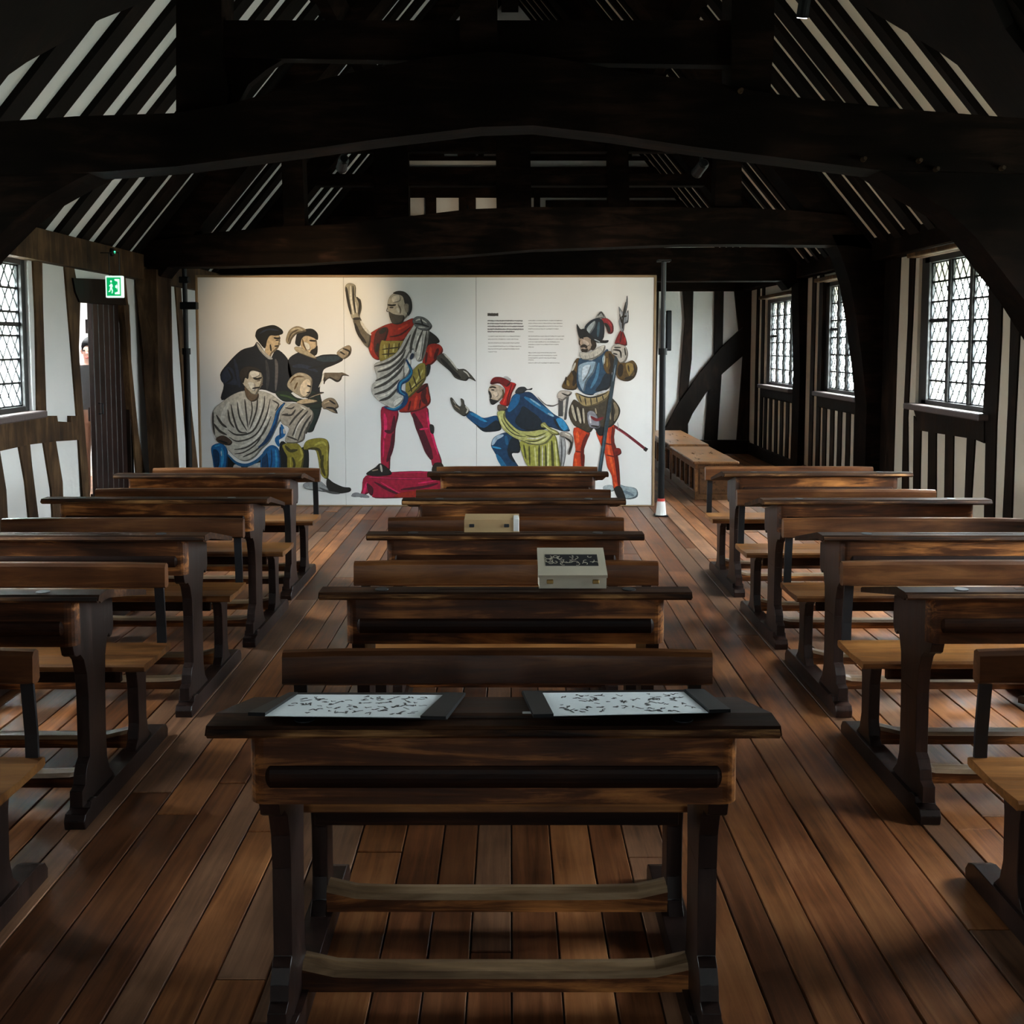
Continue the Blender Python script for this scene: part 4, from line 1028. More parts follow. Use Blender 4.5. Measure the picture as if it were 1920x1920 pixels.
figure('printed_figure', 'painted bald orator in red tunic and toga raising one hand', *B, [
 (p, MAG, [(280, 1630), (480, 1600), (780, 1595), (870, 1650), (880, 1770), (700, 1800), (360, 1810), (330, 1760), (240, 1800), (250, 1740)]),
 (p, MAGL, [(300, 1640), (480, 1607), (790, 1600), (860, 1645), (700, 1662), (350, 1652)]), (p, MAG, [(330, 1636), (480, 1612), (780, 1606), (830, 1640), (700, 1650)]), (s, MAGL, [(290, 1680), (260, 1790)], 20), (p, MAGD, [(290, 1690), (340, 1730), (330, 1790), (300, 1760)]), (s, MAGD, [(350, 1680), (480, 1750), (600, 1790)], 16), (s, MAGL, [(400, 1680), (560, 1770), (700, 1780)], 10), (s, MAGD, [(860, 1690), (740, 1720), (560, 1740)], 16), (s, MAGL, [(840, 1670), (700, 1690)], 12), (p, RED, [(540, 1770), (700, 1750), (710, 1800), (520, 1805)]),
 (s, (.32, .33, .34), [(165, 1790), (230, 1785), (310, 1800)], 30),
 (p, MAG, [(410, 1080), (540, 1110), (520, 1250), (510, 1380), (480, 1480), (470, 1590), (410, 1580), (400, 1400), (405, 1250)]), (s, MAGL, [(430, 1130), (440, 1230), (430, 1330)], 26), (s, MAGD, [(510, 1150), (490, 1270), (430, 1270)], 22), (s, MAGD, [(500, 1290), (490, 1400), (450, 1520)], 24), (s, MAGL, [(425, 1340), (420, 1480)], 12),
 (p, MAG, [(640, 1110), (770, 1080), (790, 1200), (820, 1290), (850, 1400), (890, 1530), (820, 1560), (790, 1450), (720, 1330), (680, 1210)]), (s, MAGD, [(660, 1130), (720, 1270), (770, 1400), (810, 1500)], 44), (s, MAGL, [(770, 1120), (785, 1210), (820, 1330), (860, 1460)], 18), (s, MAGL, [(710, 1260), (780, 1250)], 14), (p, DK, [(790, 1220), (825, 1230), (825, 1290), (800, 1285)]),
 (p, DK, [(290, 1605), (360, 1560), (400, 1530), (470, 1580), (485, 1620), (400, 1632), (300, 1625)]), (s, CLO, [(400, 1540), (410, 1600)], 16), (s, SKIN2, [(330, 1590), (380, 1580)], 10), (p, BRND, [(810, 1595), (830, 1530), (890, 1530), (912, 1592), (880, 1602)]), (s, CLOL, [(850, 1570), (890, 1580)], 16),
 (p, RED, [(620, 1010), (700, 930), (770, 890), (790, 960), (800, 1040), (750, 1090), (660, 1120), (550, 1120), (580, 1060)]), (s, REDD, [(760, 930), (740, 1000), (770, 1060)], 30), (s, REDL, [(690, 990), (670, 1100)], 22), (s, REDD, [(640, 1030), (620, 1110)], 12), (s, REDD, [(720, 1020), (710, 1090)], 10), (p, REDD, [(690, 940), (770, 890), (770, 920), (700, 970)]),
 (p, RED, [(310, 500), (400, 440), (480, 410), (580, 400), (660, 370), (700, 420), (650, 500), (560, 560), (450, 560), (400, 560), (400, 690), (360, 700), (320, 660), (300, 590)]),
 (p, REDD, [(370, 470), (440, 440), (462, 470), (440, 550), (405, 620), (395, 690), (352, 640), (345, 560)]), (s, DK, [(390, 490), (420, 470), (440, 450)], 26), (s, REDL, [(325, 560), (325, 630)], 18), (s, DK, [(380, 570), (365, 640)], 20), (s, REDL, [(540, 460), (620, 420)], 18), (s, REDD, [(470, 520), (560, 500), (640, 440)], 10),
 (p, (.035, .028, .022), [(740, 460), (830, 500), (872, 560), (800, 585), (750, 610)]), (p, RED, [(760, 620), (800, 575), (870, 580), (900, 630), (860, 690), (800, 745), (735, 740)]), (s, REDL, [(800, 600), (800, 680)], 20), (s, REDD, [(860, 610), (830, 700)], 20), (s, REDD, [(770, 640), (760, 730)], 14),
 (p, (.03, .026, .02), [(770, 745), (800, 745), (790, 810), (765, 835)]),
 (p, (.10, .09, .072), [(845, 695), (895, 650), (940, 680), (1010, 770), (1080, 780), (1162, 872), (1110, 852), (1080, 872), (1000, 850), (950, 790)]), (s, CLO, [(905, 655), (960, 710), (1015, 785)], 14), (s, DK, [(880, 690), (960, 780), (1040, 850)], 22), (s, CLO, [(1060, 790), (1090, 810), (1110, 840)], 10),
 (p, GOLD, [(400, 560), (450, 550), (580, 550), (640, 560), (560, 660), (400, 720)]), (s, GOLDL, [(430, 580), (440, 690)], 16), (s, GOLDD, [(470, 570), (460, 680)], 9), (s, GOLDL, [(510, 570), (500, 640)], 14), (s, GOLDD, [(410, 620), (560, 600)], 8), (s, GOLDD, [(550, 565), (540, 640)], 9), (s, GOLDD, [(410, 660), (530, 650)], 8),
 (p, GOLD, [(620, 840), (700, 740), (760, 740), (760, 860), (680, 960), (610, 1010), (600, 900)]), (s, GOLDL, [(740, 780), (690, 870), (640, 940)], 14), (s, GOLDD, [(700, 770), (720, 860)], 9), (s, GOLDD, [(660, 830), (690, 920)], 9), (s, GOLDD, [(630, 880), (650, 960)], 9), (s, GOLDD, [(750, 850), (690, 900), (620, 960)], 7),
 (p, (.55, .53, .48), [(350, 740), (440, 700), (530, 640), (600, 520), (660, 430), (690, 370), (740, 360), (800, 410), (790, 480), (770, 600), (740, 700), (690, 710), (660, 620), (600, 720), (590, 850), (550, 920), (540, 970), (600, 980), (590, 1060), (520, 1100), (430, 1060), (370, 1020), (330, 960), (340, 900), (370, 850)]),
 (p, CLOL, [(590, 740), (640, 690), (640, 770), (600, 840)]), (p, CLOL, [(500, 1040), (560, 1000), (580, 1030), (520, 1080)]), (p, CLOL, [(690, 520), (740, 500), (720, 680), (690, 690)]),
 (s, CLOD, [(350, 755), (470, 720), (570, 640), (640, 500)], 15), (s, CLOD, [(375, 800), (470, 770), (560, 700), (600, 620)], 14), (s, CLOD, [(360, 870), (470, 820), (560, 740), (590, 690)], 18), (s, CLOD, [(345, 930), (440, 890), (540, 810), (580, 750)], 16), (s, CLOD, [(350, 980), (460, 940), (550, 860)], 16), (s, CLOD, [(390, 1030), (470, 1000), (535, 930)], 16), (s, CLOL, [(360, 905), (450, 860), (540, 780)], 12), (s, CLOL, [(380, 1000), (470, 965), (540, 890)], 10), (s, CLOL, [(380, 780), (480, 740), (580, 650)], 10),
 (s, CLOD, [(690, 440), (650, 560), (640, 650)], 16), (s, CLOD, [(740, 460), (700, 560), (680, 640)], 12), (s, CLOD, [(770, 470), (750, 600), (730, 690)], 12), (s, NAVY2, [(660, 650), (640, 700)], 20),
 (p, (.20, .20, .195), [(655, 395), (690, 355), (760, 370), (812, 430), (780, 470), (700, 455)]), (s, CLO, [(680, 390), (720, 380), (770, 410)], 12), (s, DK, [(670, 410), (730, 420), (790, 440)], 10), (s, CLO, [(700, 440), (760, 445)], 10), (s, DK, [(720, 370), (740, 430)], 9),
 (s, BLUD, [(605, 700), (645, 790), (615, 855), (560, 890), (552, 950), (600, 985), (590, 1050), (520, 1100), (430, 1080)], 38), (s, (.03, .26, .42), [(618, 740), (648, 800), (610, 850), (562, 885), (556, 950), (598, 985)], 16), (s, (.03, .26, .42), [(570, 1060), (510, 1095), (450, 1085)], 14),
 (p, (.20, .17, .12), [(180, 375), (240, 370), (260, 430), (320, 500), (310, 600), (270, 580), (220, 500)]), (s, CLOL, [(240, 390), (275, 450), (325, 505)], 22), (s, DK, [(195, 410), (230, 500), (285, 570)], 20),
 (p, (.42, .39, .31), [(115, 130), (145, 90), (200, 110), (205, 200), (240, 220), (250, 290), (235, 350), (240, 380), (180, 380), (160, 330), (140, 230)]), (s, DK, [(125, 120), (140, 220), (165, 340)], 16), (s, CLOL, [(160, 110), (165, 220), (185, 340)], 14), (s, DK, [(180, 110), (185, 220), (200, 330)], 11), (s, DK, [(210, 200), (235, 250), (225, 340)], 14), (s, CLOL, [(200, 240), (212, 330)], 10), (s, DK, [(180, 375), (240, 372)], 16),
 (p, (.52, .47, .38), [(455, 260), (480, 190), (540, 160), (600, 170), (645, 230), (650, 290), (620, 350), (580, 390), (540, 410), (490, 400), (470, 340)]), (p, (.68, .63, .54), [(490, 200), (545, 180), (560, 230), (500, 245)]),
 (p, (.055, .05, .045), [(500, 172), (540, 152), (600, 163), (645, 220), (652, 300), (622, 352), (602, 300), (590, 240), (570, 190)]), (p, (.32, .28, .22), [(590, 260), (625, 260), (625, 320), (600, 320)]),
 (p, (.11, .095, .075), [(465, 320), (500, 335), (545, 345), (590, 350), (582, 400), (540, 420), (490, 405)]), (s, DK, [(456, 262), (490, 268), (525, 262)], 12), (s, DK, [(470, 285), (505, 285)], 8), (s, (.22, .19, .15), [(462, 275), (450, 312), (470, 318)], 7), (s, (.2, .17, .13), [(540, 260), (560, 300), (556, 335)], 12), (s, CLO, [(530, 290), (550, 320)], 16)])
Cc = (820, 680, .14583)
figure('printed_figure', 'painted kneeling man in blue with a red headscarf and yellow sash', *Cc, [
 (p, (.50, .51, .52), [(1570, 960), (1640, 980), (1650, 1200), (1600, 1420), (1560, 1420)]), (s, (.16, .165, .17), [(1590, 980), (1600, 1150), (1580, 1400)], 22),
 (p, (.012, .08, .17), [(690, 1060), (720, 970), (800, 920), (900, 900), (1040, 980), (1060, 1150), (960, 1170), (1010, 1280), (1090, 1420), (880, 1420), (800, 1260), (720, 1130)]),
 (s, (.42, .52, .62), [(705, 1060), (755, 975), (850, 930)], 46), (s, BLUL, [(700, 1080), (820, 1105)], 22), (s, (.02, .20, .36), [(760, 1180), (850, 1320), (910, 1410)], 60), (p, STED, [(960, 960), (1050, 1000), (1060, 1150), (950, 1165), (1000, 1280), (940, 1240), (900, 1120)]), (s, (.02, .16, .30), [(880, 940), (900, 1060)], 40),
 (p, (.012, .11, .24), [(380, 640), (420, 620), (500, 660), (600, 710), (760, 680), (800, 760), (820, 860), (700, 890), (600, 880), (480, 790), (370, 690)]), (p, STED, [(480, 780), (600, 840), (760, 740), (820, 860), (680, 890), (580, 880)]), (s, (.03, .26, .46), [(420, 650), (510, 690), (620, 760)], 40), (s, BLUL, [(570, 730), (640, 760)], 18),
 (p, (.010, .065, .15), [(780, 650), (880, 600), (930, 540), (960, 440), (1020, 390), (1100, 380), (1200, 380), (1290, 460), (1400, 570), (1500, 660), (1600, 720), (1680, 830), (1700, 880), (1600, 880), (1450, 830), (1380, 860), (1200, 880), (1050, 880), (940, 820), (850, 740)]),
 (p, (.012, .17, .35), [(965, 440), (1020, 400), (1075, 430), (1060, 540), (960, 640), (900, 610)]), (p, STED, [(1100, 560), (1200, 620), (1320, 720), (1360, 860), (1120, 860), (1000, 760), (1060, 640)]), (s, (.03, .22, .40), [(1120, 440), (1280, 540), (1400, 620), (1490, 690)], 60), (s, (.35, .52, .64), [(1190, 460), (1330, 560)], 18), (s, (.35, .52, .64), [(1420, 650), (1500, 690)], 24), (p, (.06, .34, .60), [(1520, 740), (1600, 715), (1695, 850), (1620, 875)]), (s, STED, [(1500, 720), (1570, 850)], 24),
 (p, (.055, .06, .065), [(1000, 390), (1040, 320), (1120, 310), (1160, 340), (1220, 325), (1210, 350), (1150, 355), (1100, 390)]),
 (s, (.16, .15, .14), [(1290, 440), (1380, 530), (1470, 560), (1560, 530)], 14), (s, (.12, .12, .12), [(1590, 430), (1585, 690)], 44, 1), (s, (.14, .14, .14), [(1675, 420), (1650, 720)], 26, 1), (s, CLOL, [(1632, 470), (1625, 690)], 22),
 (p, (.17, .125, .095), [(780, 540), (880, 560), (885, 610), (785, 620)]),
 (p, (.60, .50, .40), [(655, 350), (690, 290), (760, 280), (850, 330), (850, 420), (800, 490), (740, 520), (690, 480), (670, 420)]), (p, (.74, .64, .54), [(715, 385), (770, 375), (785, 425), (745, 440)]), (s, BRND, [(672, 322), (710, 312), (760, 325)], 16), (s, DK, [(692, 350), (735, 352)], 13), (s, DK, [(660, 360), (685, 420), (680, 460)], 22), (s, BRN, [(830, 340), (855, 400), (830, 460)], 18),
 (p, (.025, .02, .02), [(672, 462), (720, 475), (785, 488), (770, 512), (720, 542), (685, 525)]), (s, SKIN, [(700, 462), (750, 470)], 8),
 (p, (.5, .5, .5), [(850, 195), (890, 175), (945, 215), (925, 245)]),
 (p, (.52, .022, .012), [(690, 230), (740, 185), (840, 190), (930, 240), (1010, 270), (1000, 320), (960, 400), (920, 540), (880, 560), (800, 520), (850, 440), (870, 340), (800, 270), (690, 280)]), (p, (.23, .008, .008), [(688, 245), (750, 188), (850, 195), (940, 250), (890, 310), (800, 262), (690, 272)]), (s, (.16, .006, .006), [(960, 270), (920, 400), (890, 540)], 16), (s, (.75, .09, .05), [(930, 330), (880, 440), (850, 520)], 14),
 (p, (.10, .09, .07), [(165, 470), (190, 450), (240, 520), (290, 560), (310, 530), (300, 460), (340, 480), (355, 540), (410, 600), (400, 650), (350, 690), (290, 660), (210, 590)]), (s, CLO, [(360, 560), (395, 600), (370, 650)], 22), (s, SKIN2, [(220, 545), (290, 600)], 14), (s, CLO, [(200, 480), (240, 540)], 8),
 (p, (.44, .44, .12), [(1060, 1010), (1200, 1050), (1390, 1040), (1480, 940), (1530, 960), (1560, 1150), (1575, 1420), (1370, 1420), (1260, 1370), (1180, 1350), (1110, 1230)]),
 (s, YGD, [(1180, 1070), (1190, 1320)], 16), (s, YGD, [(1310, 1060), (1310, 1360)], 22), (s, YGD, [(1390, 1060), (1400, 1410)], 20), (s, YGD, [(1470, 1000), (1490, 1410)], 26), (s, YGL, [(1430, 1030), (1420, 1400)], 22), (s, YGL, [(1515, 1000), (1545, 1400)], 20), (s, YGL, [(1250, 1080), (1270, 1340)], 22), (s, YGD, [(1110, 1050), (1140, 1240)], 18), (s, CLOL, [(1350, 1070), (1350, 1380)], 12),
 (p, YG, [(770, 650), (800, 620), (870, 620), (880, 700), (960, 800), (1060, 870), (1200, 880), (1360, 860), (1470, 900), (1480, 950), (1390, 1040), (1270, 1060), (1120, 1020), (980, 960), (860, 870), (800, 770)]),
 (s, YGD, [(850, 650), (870, 740), (960, 850), (1060, 920)], 12), (s, YGL, [(800, 680), (830, 780), (930, 890), (1080, 970)], 18), (s, YGD, [(820, 720), (900, 850), (1010, 930), (1140, 950)], 10), (s, YGD, [(1130, 930), (1260, 950), (1400, 900)], 12), (s, YGD, [(1120, 1000), (1260, 1010), (1400, 950)], 12), (s, CLOL, [(1150, 970), (1280, 975), (1390, 930)], 14), (s, YGL, [(1200, 1030), (1320, 1020), (1440, 940)], 20),
 (p, (.36, .36, .14), [(1330, 790), (1380, 765), (1430, 820), (1540, 880), (1570, 925), (1480, 925), (1400, 850), (1340, 830)]), (s, YGL, [(1350, 790), (1440, 860), (1540, 905)], 12),
 (p, (.45, .41, .37), [(1590, 890), (1690, 900), (1745, 960), (1745, 1050), (1705, 1175), (1675, 1160), (1710, 1040), (1660, 970), (1590, 950)]), (s, DK, [(1640, 960), (1720, 1030), (1690, 1160)], 18), (s, CLOL, [(1640, 905), (1710, 940)], 14)])
Dd = (1020, 540, .2187)
figure('printed_figure', 'painted soldier in helmet and breastplate holding a halberd', *Dd, [
 (p, (.36, .43, .46), [(640, 1690), (700, 1700), (790, 1720), (800, 1790), (720, 1812), (660, 1780)]), (p, (.45, .5, .52), [(510, 1700), (580, 1690), (600, 1740), (520, 1740)]), (s, (.2, .26, .3), [(680, 1740), (770, 1780)], 24),
 (s, (.22, .02, .04), [(545, 1150), (700, 1250), (880, 1390)], 24, 1), (s, DK, [(860, 1375), (884, 1392)], 24, 1), (s, (.45, .1, .12), [(600, 1195), (720, 1270)], 7), (s, (.4, .4, .4), [(630, 1150), (640, 1210)], 7),
 (p, ORA, [(255, 1200), (390, 1230), (370, 1310), (340, 1400), (350, 1450), (330, 1590), (250, 1590), (255, 1440), (270, 1380)]), (s, ORAD, [(370, 1250), (330, 1380), (335, 1570)], 30), (s, ORAL, [(285, 1230), (290, 1330)], 26), (s, ORAL, [(270, 1460), (275, 1560)], 20), (s, ORAD, [(270, 1400), (340, 1410)], 12),
 (p, ORA, [(450, 1210), (600, 1170), (600, 1300), (620, 1370), (640, 1480), (650, 1600), (650, 1720), (600, 1720), (580, 1610), (540, 1530), (520, 1420), (480, 1330)]), (s, ORAD, [(590, 1190), (590, 1330), (620, 1480), (640, 1700)], 30), (s, ORAL, [(545, 1230), (550, 1370), (580, 1500), (600, 1600)], 20), (s, ORAD, [(510, 1330), (590, 1345)], 12), (s, ORAD, [(530, 1430), (620, 1450)], 12), (s, ORAL, [(600, 1660), (620, 1700)], 14), (p, (.28, .03, .02), [(600, 1380), (650, 1375), (662, 1420), (610, 1440)]),
 (p, DK, [(600, 1722), (655, 1700), (700, 1800), (690, 1812), (640, 1812)]),
 (p, BLK, [(380, 1230), (440, 1180), (545, 1180), (530, 1250), (470, 1265), (430, 1205)]),
 (p, (.09, .072, .045), [(210, 1070), (250, 960), (300, 980), (370, 1020), (480, 990), (560, 930), (640, 1010), (650, 1080), (600, 1170), (540, 1200), (440, 1190), (390, 1240), (300, 1200), (250, 1170)]),
 (s, (.55, .5, .4), [(240, 1000), (250, 1060), (275, 1140)], 22), (s, (.55, .5, .4), [(285, 1020), (300, 1090), (315, 1160)], 22), (s, (.55, .5, .4), [(335, 1030), (340, 1100), (345, 1160)], 16), (s, (.30, .25, .17), [(600, 980), (625, 1060), (600, 1140)], 30), (s, (.42, .36, .26), [(560, 1030), (570, 1130)], 12), (s, (.42, .36, .26), [(440, 1030), (450, 1080)], 12), (s, BLK, [(260, 1000), (285, 1150)], 7), (s, BLK, [(315, 1020), (330, 1170)], 7), (s, BLK, [(585, 980), (595, 1150)], 8),
 (p, (.32, .32, .36), [(370, 1070), (430, 1060), (480, 1150), (470, 1200), (390, 1190)]), (s, (.6, .6, .62), [(390, 1090), (400, 1160)], 16), (s, (.25, .03, .04), [(400, 1100), (450, 1130), (510, 1110)], 26), (s, DK, [(400, 1180), (470, 1190)], 10),
 (p, (.40, .32, .17), [(270, 900), (330, 920), (420, 930), (550, 880), (560, 930), (480, 990), (370, 1020), (300, 980)]), (s, DK, [(300, 920), (320, 980)], 7), (s, DK, [(350, 940), (360, 1005)], 7), (s, DK, [(400, 940), (405, 1005)], 7), (s, DK, [(450, 930), (455, 985)], 7), (s, DK, [(500, 920), (510, 960)], 7), (s, DK, [(280, 900), (370, 935), (460, 930), (550, 890)], 9),
 (p, BRN, [(290, 600), (335, 640), (300, 760), (275, 870), (160, 860), (170, 800), (230, 720), (250, 650)]), (s, BRND, [(240, 700), (270, 760), (250, 840)], 26), (s, BRNL, [(200, 790), (210, 840)], 22), (s, CLO, [(270, 640), (240, 710)], 18), (s, BRND, [(190, 760), (180, 830)], 12),
 (s, (.11, .11, .11), [(142, 960), (145, 1090)], 28, 1), (s, (.13, .13, .13), [(207, 920), (180, 1130)], 18, 1), (p, (.55, .50, .45), [(110, 930), (140, 880), (210, 880), (240, 900), (200, 940), (150, 970)]), (s, DK, [(150, 900), (200, 920), (230, 910)], 9), (s, (.25, .22, .2), [(120, 945), (160, 960)], 10), (s, (.2, .19, .18), [(20, 1000), (80, 1008), (125, 990)], 8),
 (p, STE, [(290, 640), (320, 600), (410, 620), (500, 560), (550, 530), (580, 700), (570, 840), (500, 890), (400, 920), (320, 890), (280, 820)]), (p, STEL, [(305, 655), (440, 630), (430, 720), (370, 800), (342, 890), (300, 820), (292, 740)]), (p, (.62, .70, .76), [(330, 680), (400, 660), (380, 740), (330, 800)]), (p, STED, [(520, 740), (570, 720), (570, 840), (500, 880), (440, 880), (480, 820)]), (s, (.10, .24, .36), [(470, 640), (450, 760), (400, 860)], 26), (s, (.55, .56, .58), [(425, 915), (540, 880)], 22), (s, (.45, .6, .7), [(545, 545), (505, 600), (515, 680)], 9),
 (p, BRN, [(520, 560), (560, 540), (600, 560), (640, 620), (700, 640), (760, 620), (800, 680), (780, 760), (720, 800), (640, 780), (600, 720), (550, 740), (510, 680)]), (p, BRNL, [(700, 650), (755, 645), (780, 700), (740, 760), (710, 720)]), (s, BRND, [(660, 650), (650, 760)], 34), (s, BRND, [(560, 560), (590, 660), (560, 720)], 30), (s, BRNL, [(540, 600), (540, 680)], 14), (s, BRND, [(770, 650), (785, 740)], 12), (s, BRND, [(690, 780), (760, 760)], 18), (s, BRND, [(720, 660), (730, 720)], 8), (s, CLO, [(520, 580), (515, 650)], 10),
 (s, (.05, .08, .10), [(622, 580), (582, 860), (532, 1200), (475, 1590)], 24, 1), (s, (.28, .36, .42), [(612, 660), (590, 800)], 9), (s, (.12, .2, .26), [(520, 1260), (480, 1540)], 8),
 (p, (.56, .52, .47), [(580, 510), (620, 480), (690, 490), (720, 560), (700, 630), (650, 640), (620, 590), (580, 560)]), (s, DK, [(590, 530), (650, 540), (660, 600)], 11), (s, DK, [(600, 510), (660, 510)], 8), (s, DK, [(690, 510), (700, 580)], 9), (s, DK, [(590, 560), (630, 570)], 9),
 (p, (.30, .015, .018), [(605, 470), (650, 370), (680, 375), (712, 490), (640, 480)]), (s, (.12, .008, .01), [(665, 380), (650, 470)], 10), (s, (.5, .05, .05), [(690, 420), (698, 470)], 10),
 (p, (.30, .32, .35), [(660, 370), (640, 290), (650, 240), (640, 160), (670, 200), (690, 180), (712, 65), (717, 140), (702, 220), (722, 190), (722, 290), (692, 310), (682, 370)]), (s, DK, [(700, 120), (680, 240), (670, 350)], 12), (s, DK, [(650, 220), (665, 300)], 12), (s, (.6, .62, .64), [(715, 210), (710, 280)], 7), (s, DK, [(650, 250), (710, 240)], 12), (s, (.6, .62, .64), [(655, 190), (660, 250)], 8),
 (p, (.50, .40, .32), [(302, 425), (330, 400), (385, 425), (440, 480), (400, 535), (350, 552), (318, 540), (312, 500), (300, 480)]), (p, (.66, .56, .48), [(330, 440), (372, 455), (392, 490), (360, 500), (338, 478)]), (p, BRND, [(312, 495), (345, 482), (372, 500), (362, 520), (345, 508), (320, 512)]), (p, BRND, [(322, 520), (350, 525), (375, 520), (368, 545), (340, 556), (322, 545)]), (s, DK, [(306, 432), (322, 428), (340, 436)], 8), (s, BRND, [(405, 440), (430, 490), (405, 530)], 30), (s, BRND, [(308, 445), (302, 478), (314, 484)], 6),
 (p, (.62, .59, .53), [(305, 560), (330, 548), (400, 550), (480, 500), (525, 495), (505, 560), (420, 610), (330, 612)]), (s, (.38, .36, .32), [(350, 575), (356, 606)], 5), (s, (.38, .36, .32), [(385, 572), (392, 604)], 5), (s, (.38, .36, .32), [(420, 566), (430, 600)], 5), (s, (.38, .36, .32), [(455, 545), (468, 580)], 5), (s, (.38, .36, .32), [(488, 520), (500, 555)], 5),
 (p, (.38, .38, .37), [(438, 262), (488, 198), (532, 262), (490, 258)]), (s, DK, [(460, 240), (490, 210), (515, 250)], 7),
 (p, (.36, .03, .045), [(488, 270), (540, 260), (590, 310), (592, 380), (552, 390), (525, 320)]), (s, DK, [(520, 300), (550, 340), (560, 385)], 20), (s, (.6, .08, .09), [(550, 285), (580, 330)], 9),
 (p, STED, [(345, 345), (395, 282), (470, 258), (515, 310), (502, 445), (400, 412)]), (p, (.48, .53, .55), [(365, 345), (430, 282), (440, 320), (392, 392)]), (s, (.08, .15, .19), [(470, 290), (460, 420)], 22),
 (p, (.014, .016, .02), [(280, 308), (312, 352), (352, 352), (420, 420), (500, 448), (552, 448), (532, 472), (440, 462), (370, 420), (312, 432), (290, 390)]), (s, (.5, .53, .54), [(430, 440), (480, 465)], 10)])
# illegible caption text: a heading and two columns of lines
rr = random.Random(21)
def textline(nm, c, y0, h, xa, xb):
    b_ = bmesh.new(); x = xa
    top, bot = [], []
    while x <= xb:
        q = onY(900 + x * .09375, 570 + (y0 + rr.uniform(-2, 5)) * .09375, PY); top.append(b_.verts.new((q.x - EP.location.x, -.0007, q.z)))
        q = onY(900 + x * .09375, 570 + (y0 + h - rr.uniform(-2, 5)) * .09375, PY); bot.append(b_.verts.new((q.x - EP.location.x, -.0007, q.z)))
        x += 18
    for k in range(len(top) - 1):
        f = b_.faces.new([top[k], bot[k], bot[k + 1], top[k + 1]])
    me = bpy.data.meshes.new(nm); b_.to_mesh(me); b_.free(); me.materials.append(MAT[cmat(c)])
    o = bpy.data.objects.new(nm, me); C.objects.link(o); o.parent = EP
K1, K2, K3 = (.05, .045, .04), (.20, .19, .19), (.45, .44, .43)
textline('caption_heading', K1, 182, 60, 150, 372)
for y_, xb in ((322, 858), (378, 858), (434, 870), (492, 885), (540, 690)): textline('caption_line', K2, y_, 26, 150, xb)
for y_, xb in ((636, 810), (694, 780), (770, 800), (836, 830), (890, 800), (946, 350)): textline('caption_line', K3, y_, 20, 160, xb)
for y_, xb in ((322, 1660), (378, 1650), (434, 1665), (490, 1580), (546, 1090), (636, 1700), (694, 1680), (750, 1600), (800, 1580), (850, 1080), (965, 1540), (1020, 1545), (1070, 1540), (1110, 1080), (1170, 1600)): textline('caption_line', K3, y_, 19, 965, xb)

# ================================================================== OTHER THINGS
# steel props either side of the panel
def prop(u, ub, vb, lab):
    yy = 9.62 if u > 900 else 10.02
    xx = (u - PPX) * yy / F
    E = empty('steel_prop', (xx, yy, 0)); tag(E, lab, 'prop', 'black steel props by the panel')
    bm = bmesh.new(); tube(bm, [(0, 0, .03), (0, 0, 1.55)], .030, 14); obj('outer_tube', bm, 'black', E, smooth=False)
    bm = bmesh.new(); tube(bm, [(0, 0, 1.5), (0, 0, 2.36)], .023, 14); obj('inner_tube', bm, 'iron', E)
    bm = bmesh.new(); tube(bm, [(0, 0, 1.50), (0, 0, 1.56)], .040, 14); obj('collar', bm, 'black', E)
    obj('base_plate', nbox((-.06, -.06, 0), (.06, .06, .012), .003), 'black', E)
    obj('head_plate', nbox((-.06, -.06, 2.35), (.06, .06, 2.37), .003), 'black', E)
    return E
p_ = prop(1242, 1242, 960, 'black steel prop with a white sleeve at its foot, beside chest benches')
bm = bmesh.new(); tube(bm, [(0, 0, .0), (0, 0, .03), (0, 0, .12), (0, 0, .14)], [.055, .048, .040, .036], 14); obj('foot_sleeve', bm, 'white_plastic', p_)
bm = bmesh.new(); tube(bm, [(0, 0, .14), (0, 0, .165)], [.038, .034], 14); obj('sleeve_band', bm, 'red_plastic', p_)
p_ = prop(351, 351, 900, 'black steel prop with a clamp bracket, by the exit door end')
obj('clamp', nbox((-.04, -.045, 1.93), (.12, .03, 2.0), .006), 'black', p_)
obj('clamp', nbox((-.045, -.04, 2.18), (.045, .04, 2.24), .006), 'black', p_)

# panelled chest benches at the back right
def chest(lab, x0, x1, y0, y1, h):
    E = empty('chest_bench', ((x0 + x1) / 2, (y0 + y1) / 2, 0)); tag(E, lab, 'bench', 'panelled chest benches')
    o0 = E.location
    def B(nm, a, b, mat, bv=.005): return obj(nm, nbox(Vector(a) - o0, Vector(b) - o0, bv), mat, E)
    B('carcass', (x0 + .03, y0 + .02, .0), (x1, y1 - .02, h - .03), 'chest_wood')
    B('lid', (x0 - .02, y0 - .02, h - .03), (x1 + .01, y1 + .02, h), 'chest_wood', .008)
    B('bottom_rail', (x0, y0, 0), (x0 + .03, y1, .09), 'chest_wood')
    B('top_rail', (x0, y0, h - .085), (x0 + .03, y1, h - .03), 'chest_wood')
    n = 5
    for i in range(n + 1):
        yy = y0 + (y1 - y0 - .08) * i / n
        B('stile', (x0, yy, .09), (x0 + .03, yy + .08, h - .085), 'chest_wood', .003)
    for i in range(n):
        ya = y0 + (y1 - y0 - .08) * i / n + .08; yb = y0 + (y1 - y0 - .08) * (i + 1) / n
        B('recessed_panel', (x0 + .022, ya, .09), (x0 + .032, yb, h - .085), 'desk_mould', 0)
    B('end_panel', (x0 + .05, y0 + .006, .06), (x1 - .05, y0 + .021, h - .08), 'chest_wood', .003)
chest('panelled chest bench with shiny orange top, next to the desks', 1.90, 2.34, 10.60, 12.16, .40)
chest('panelled chest bench at the back wall under the slanting brace', 1.90, 2.34, 12.24, 14.2, .42)

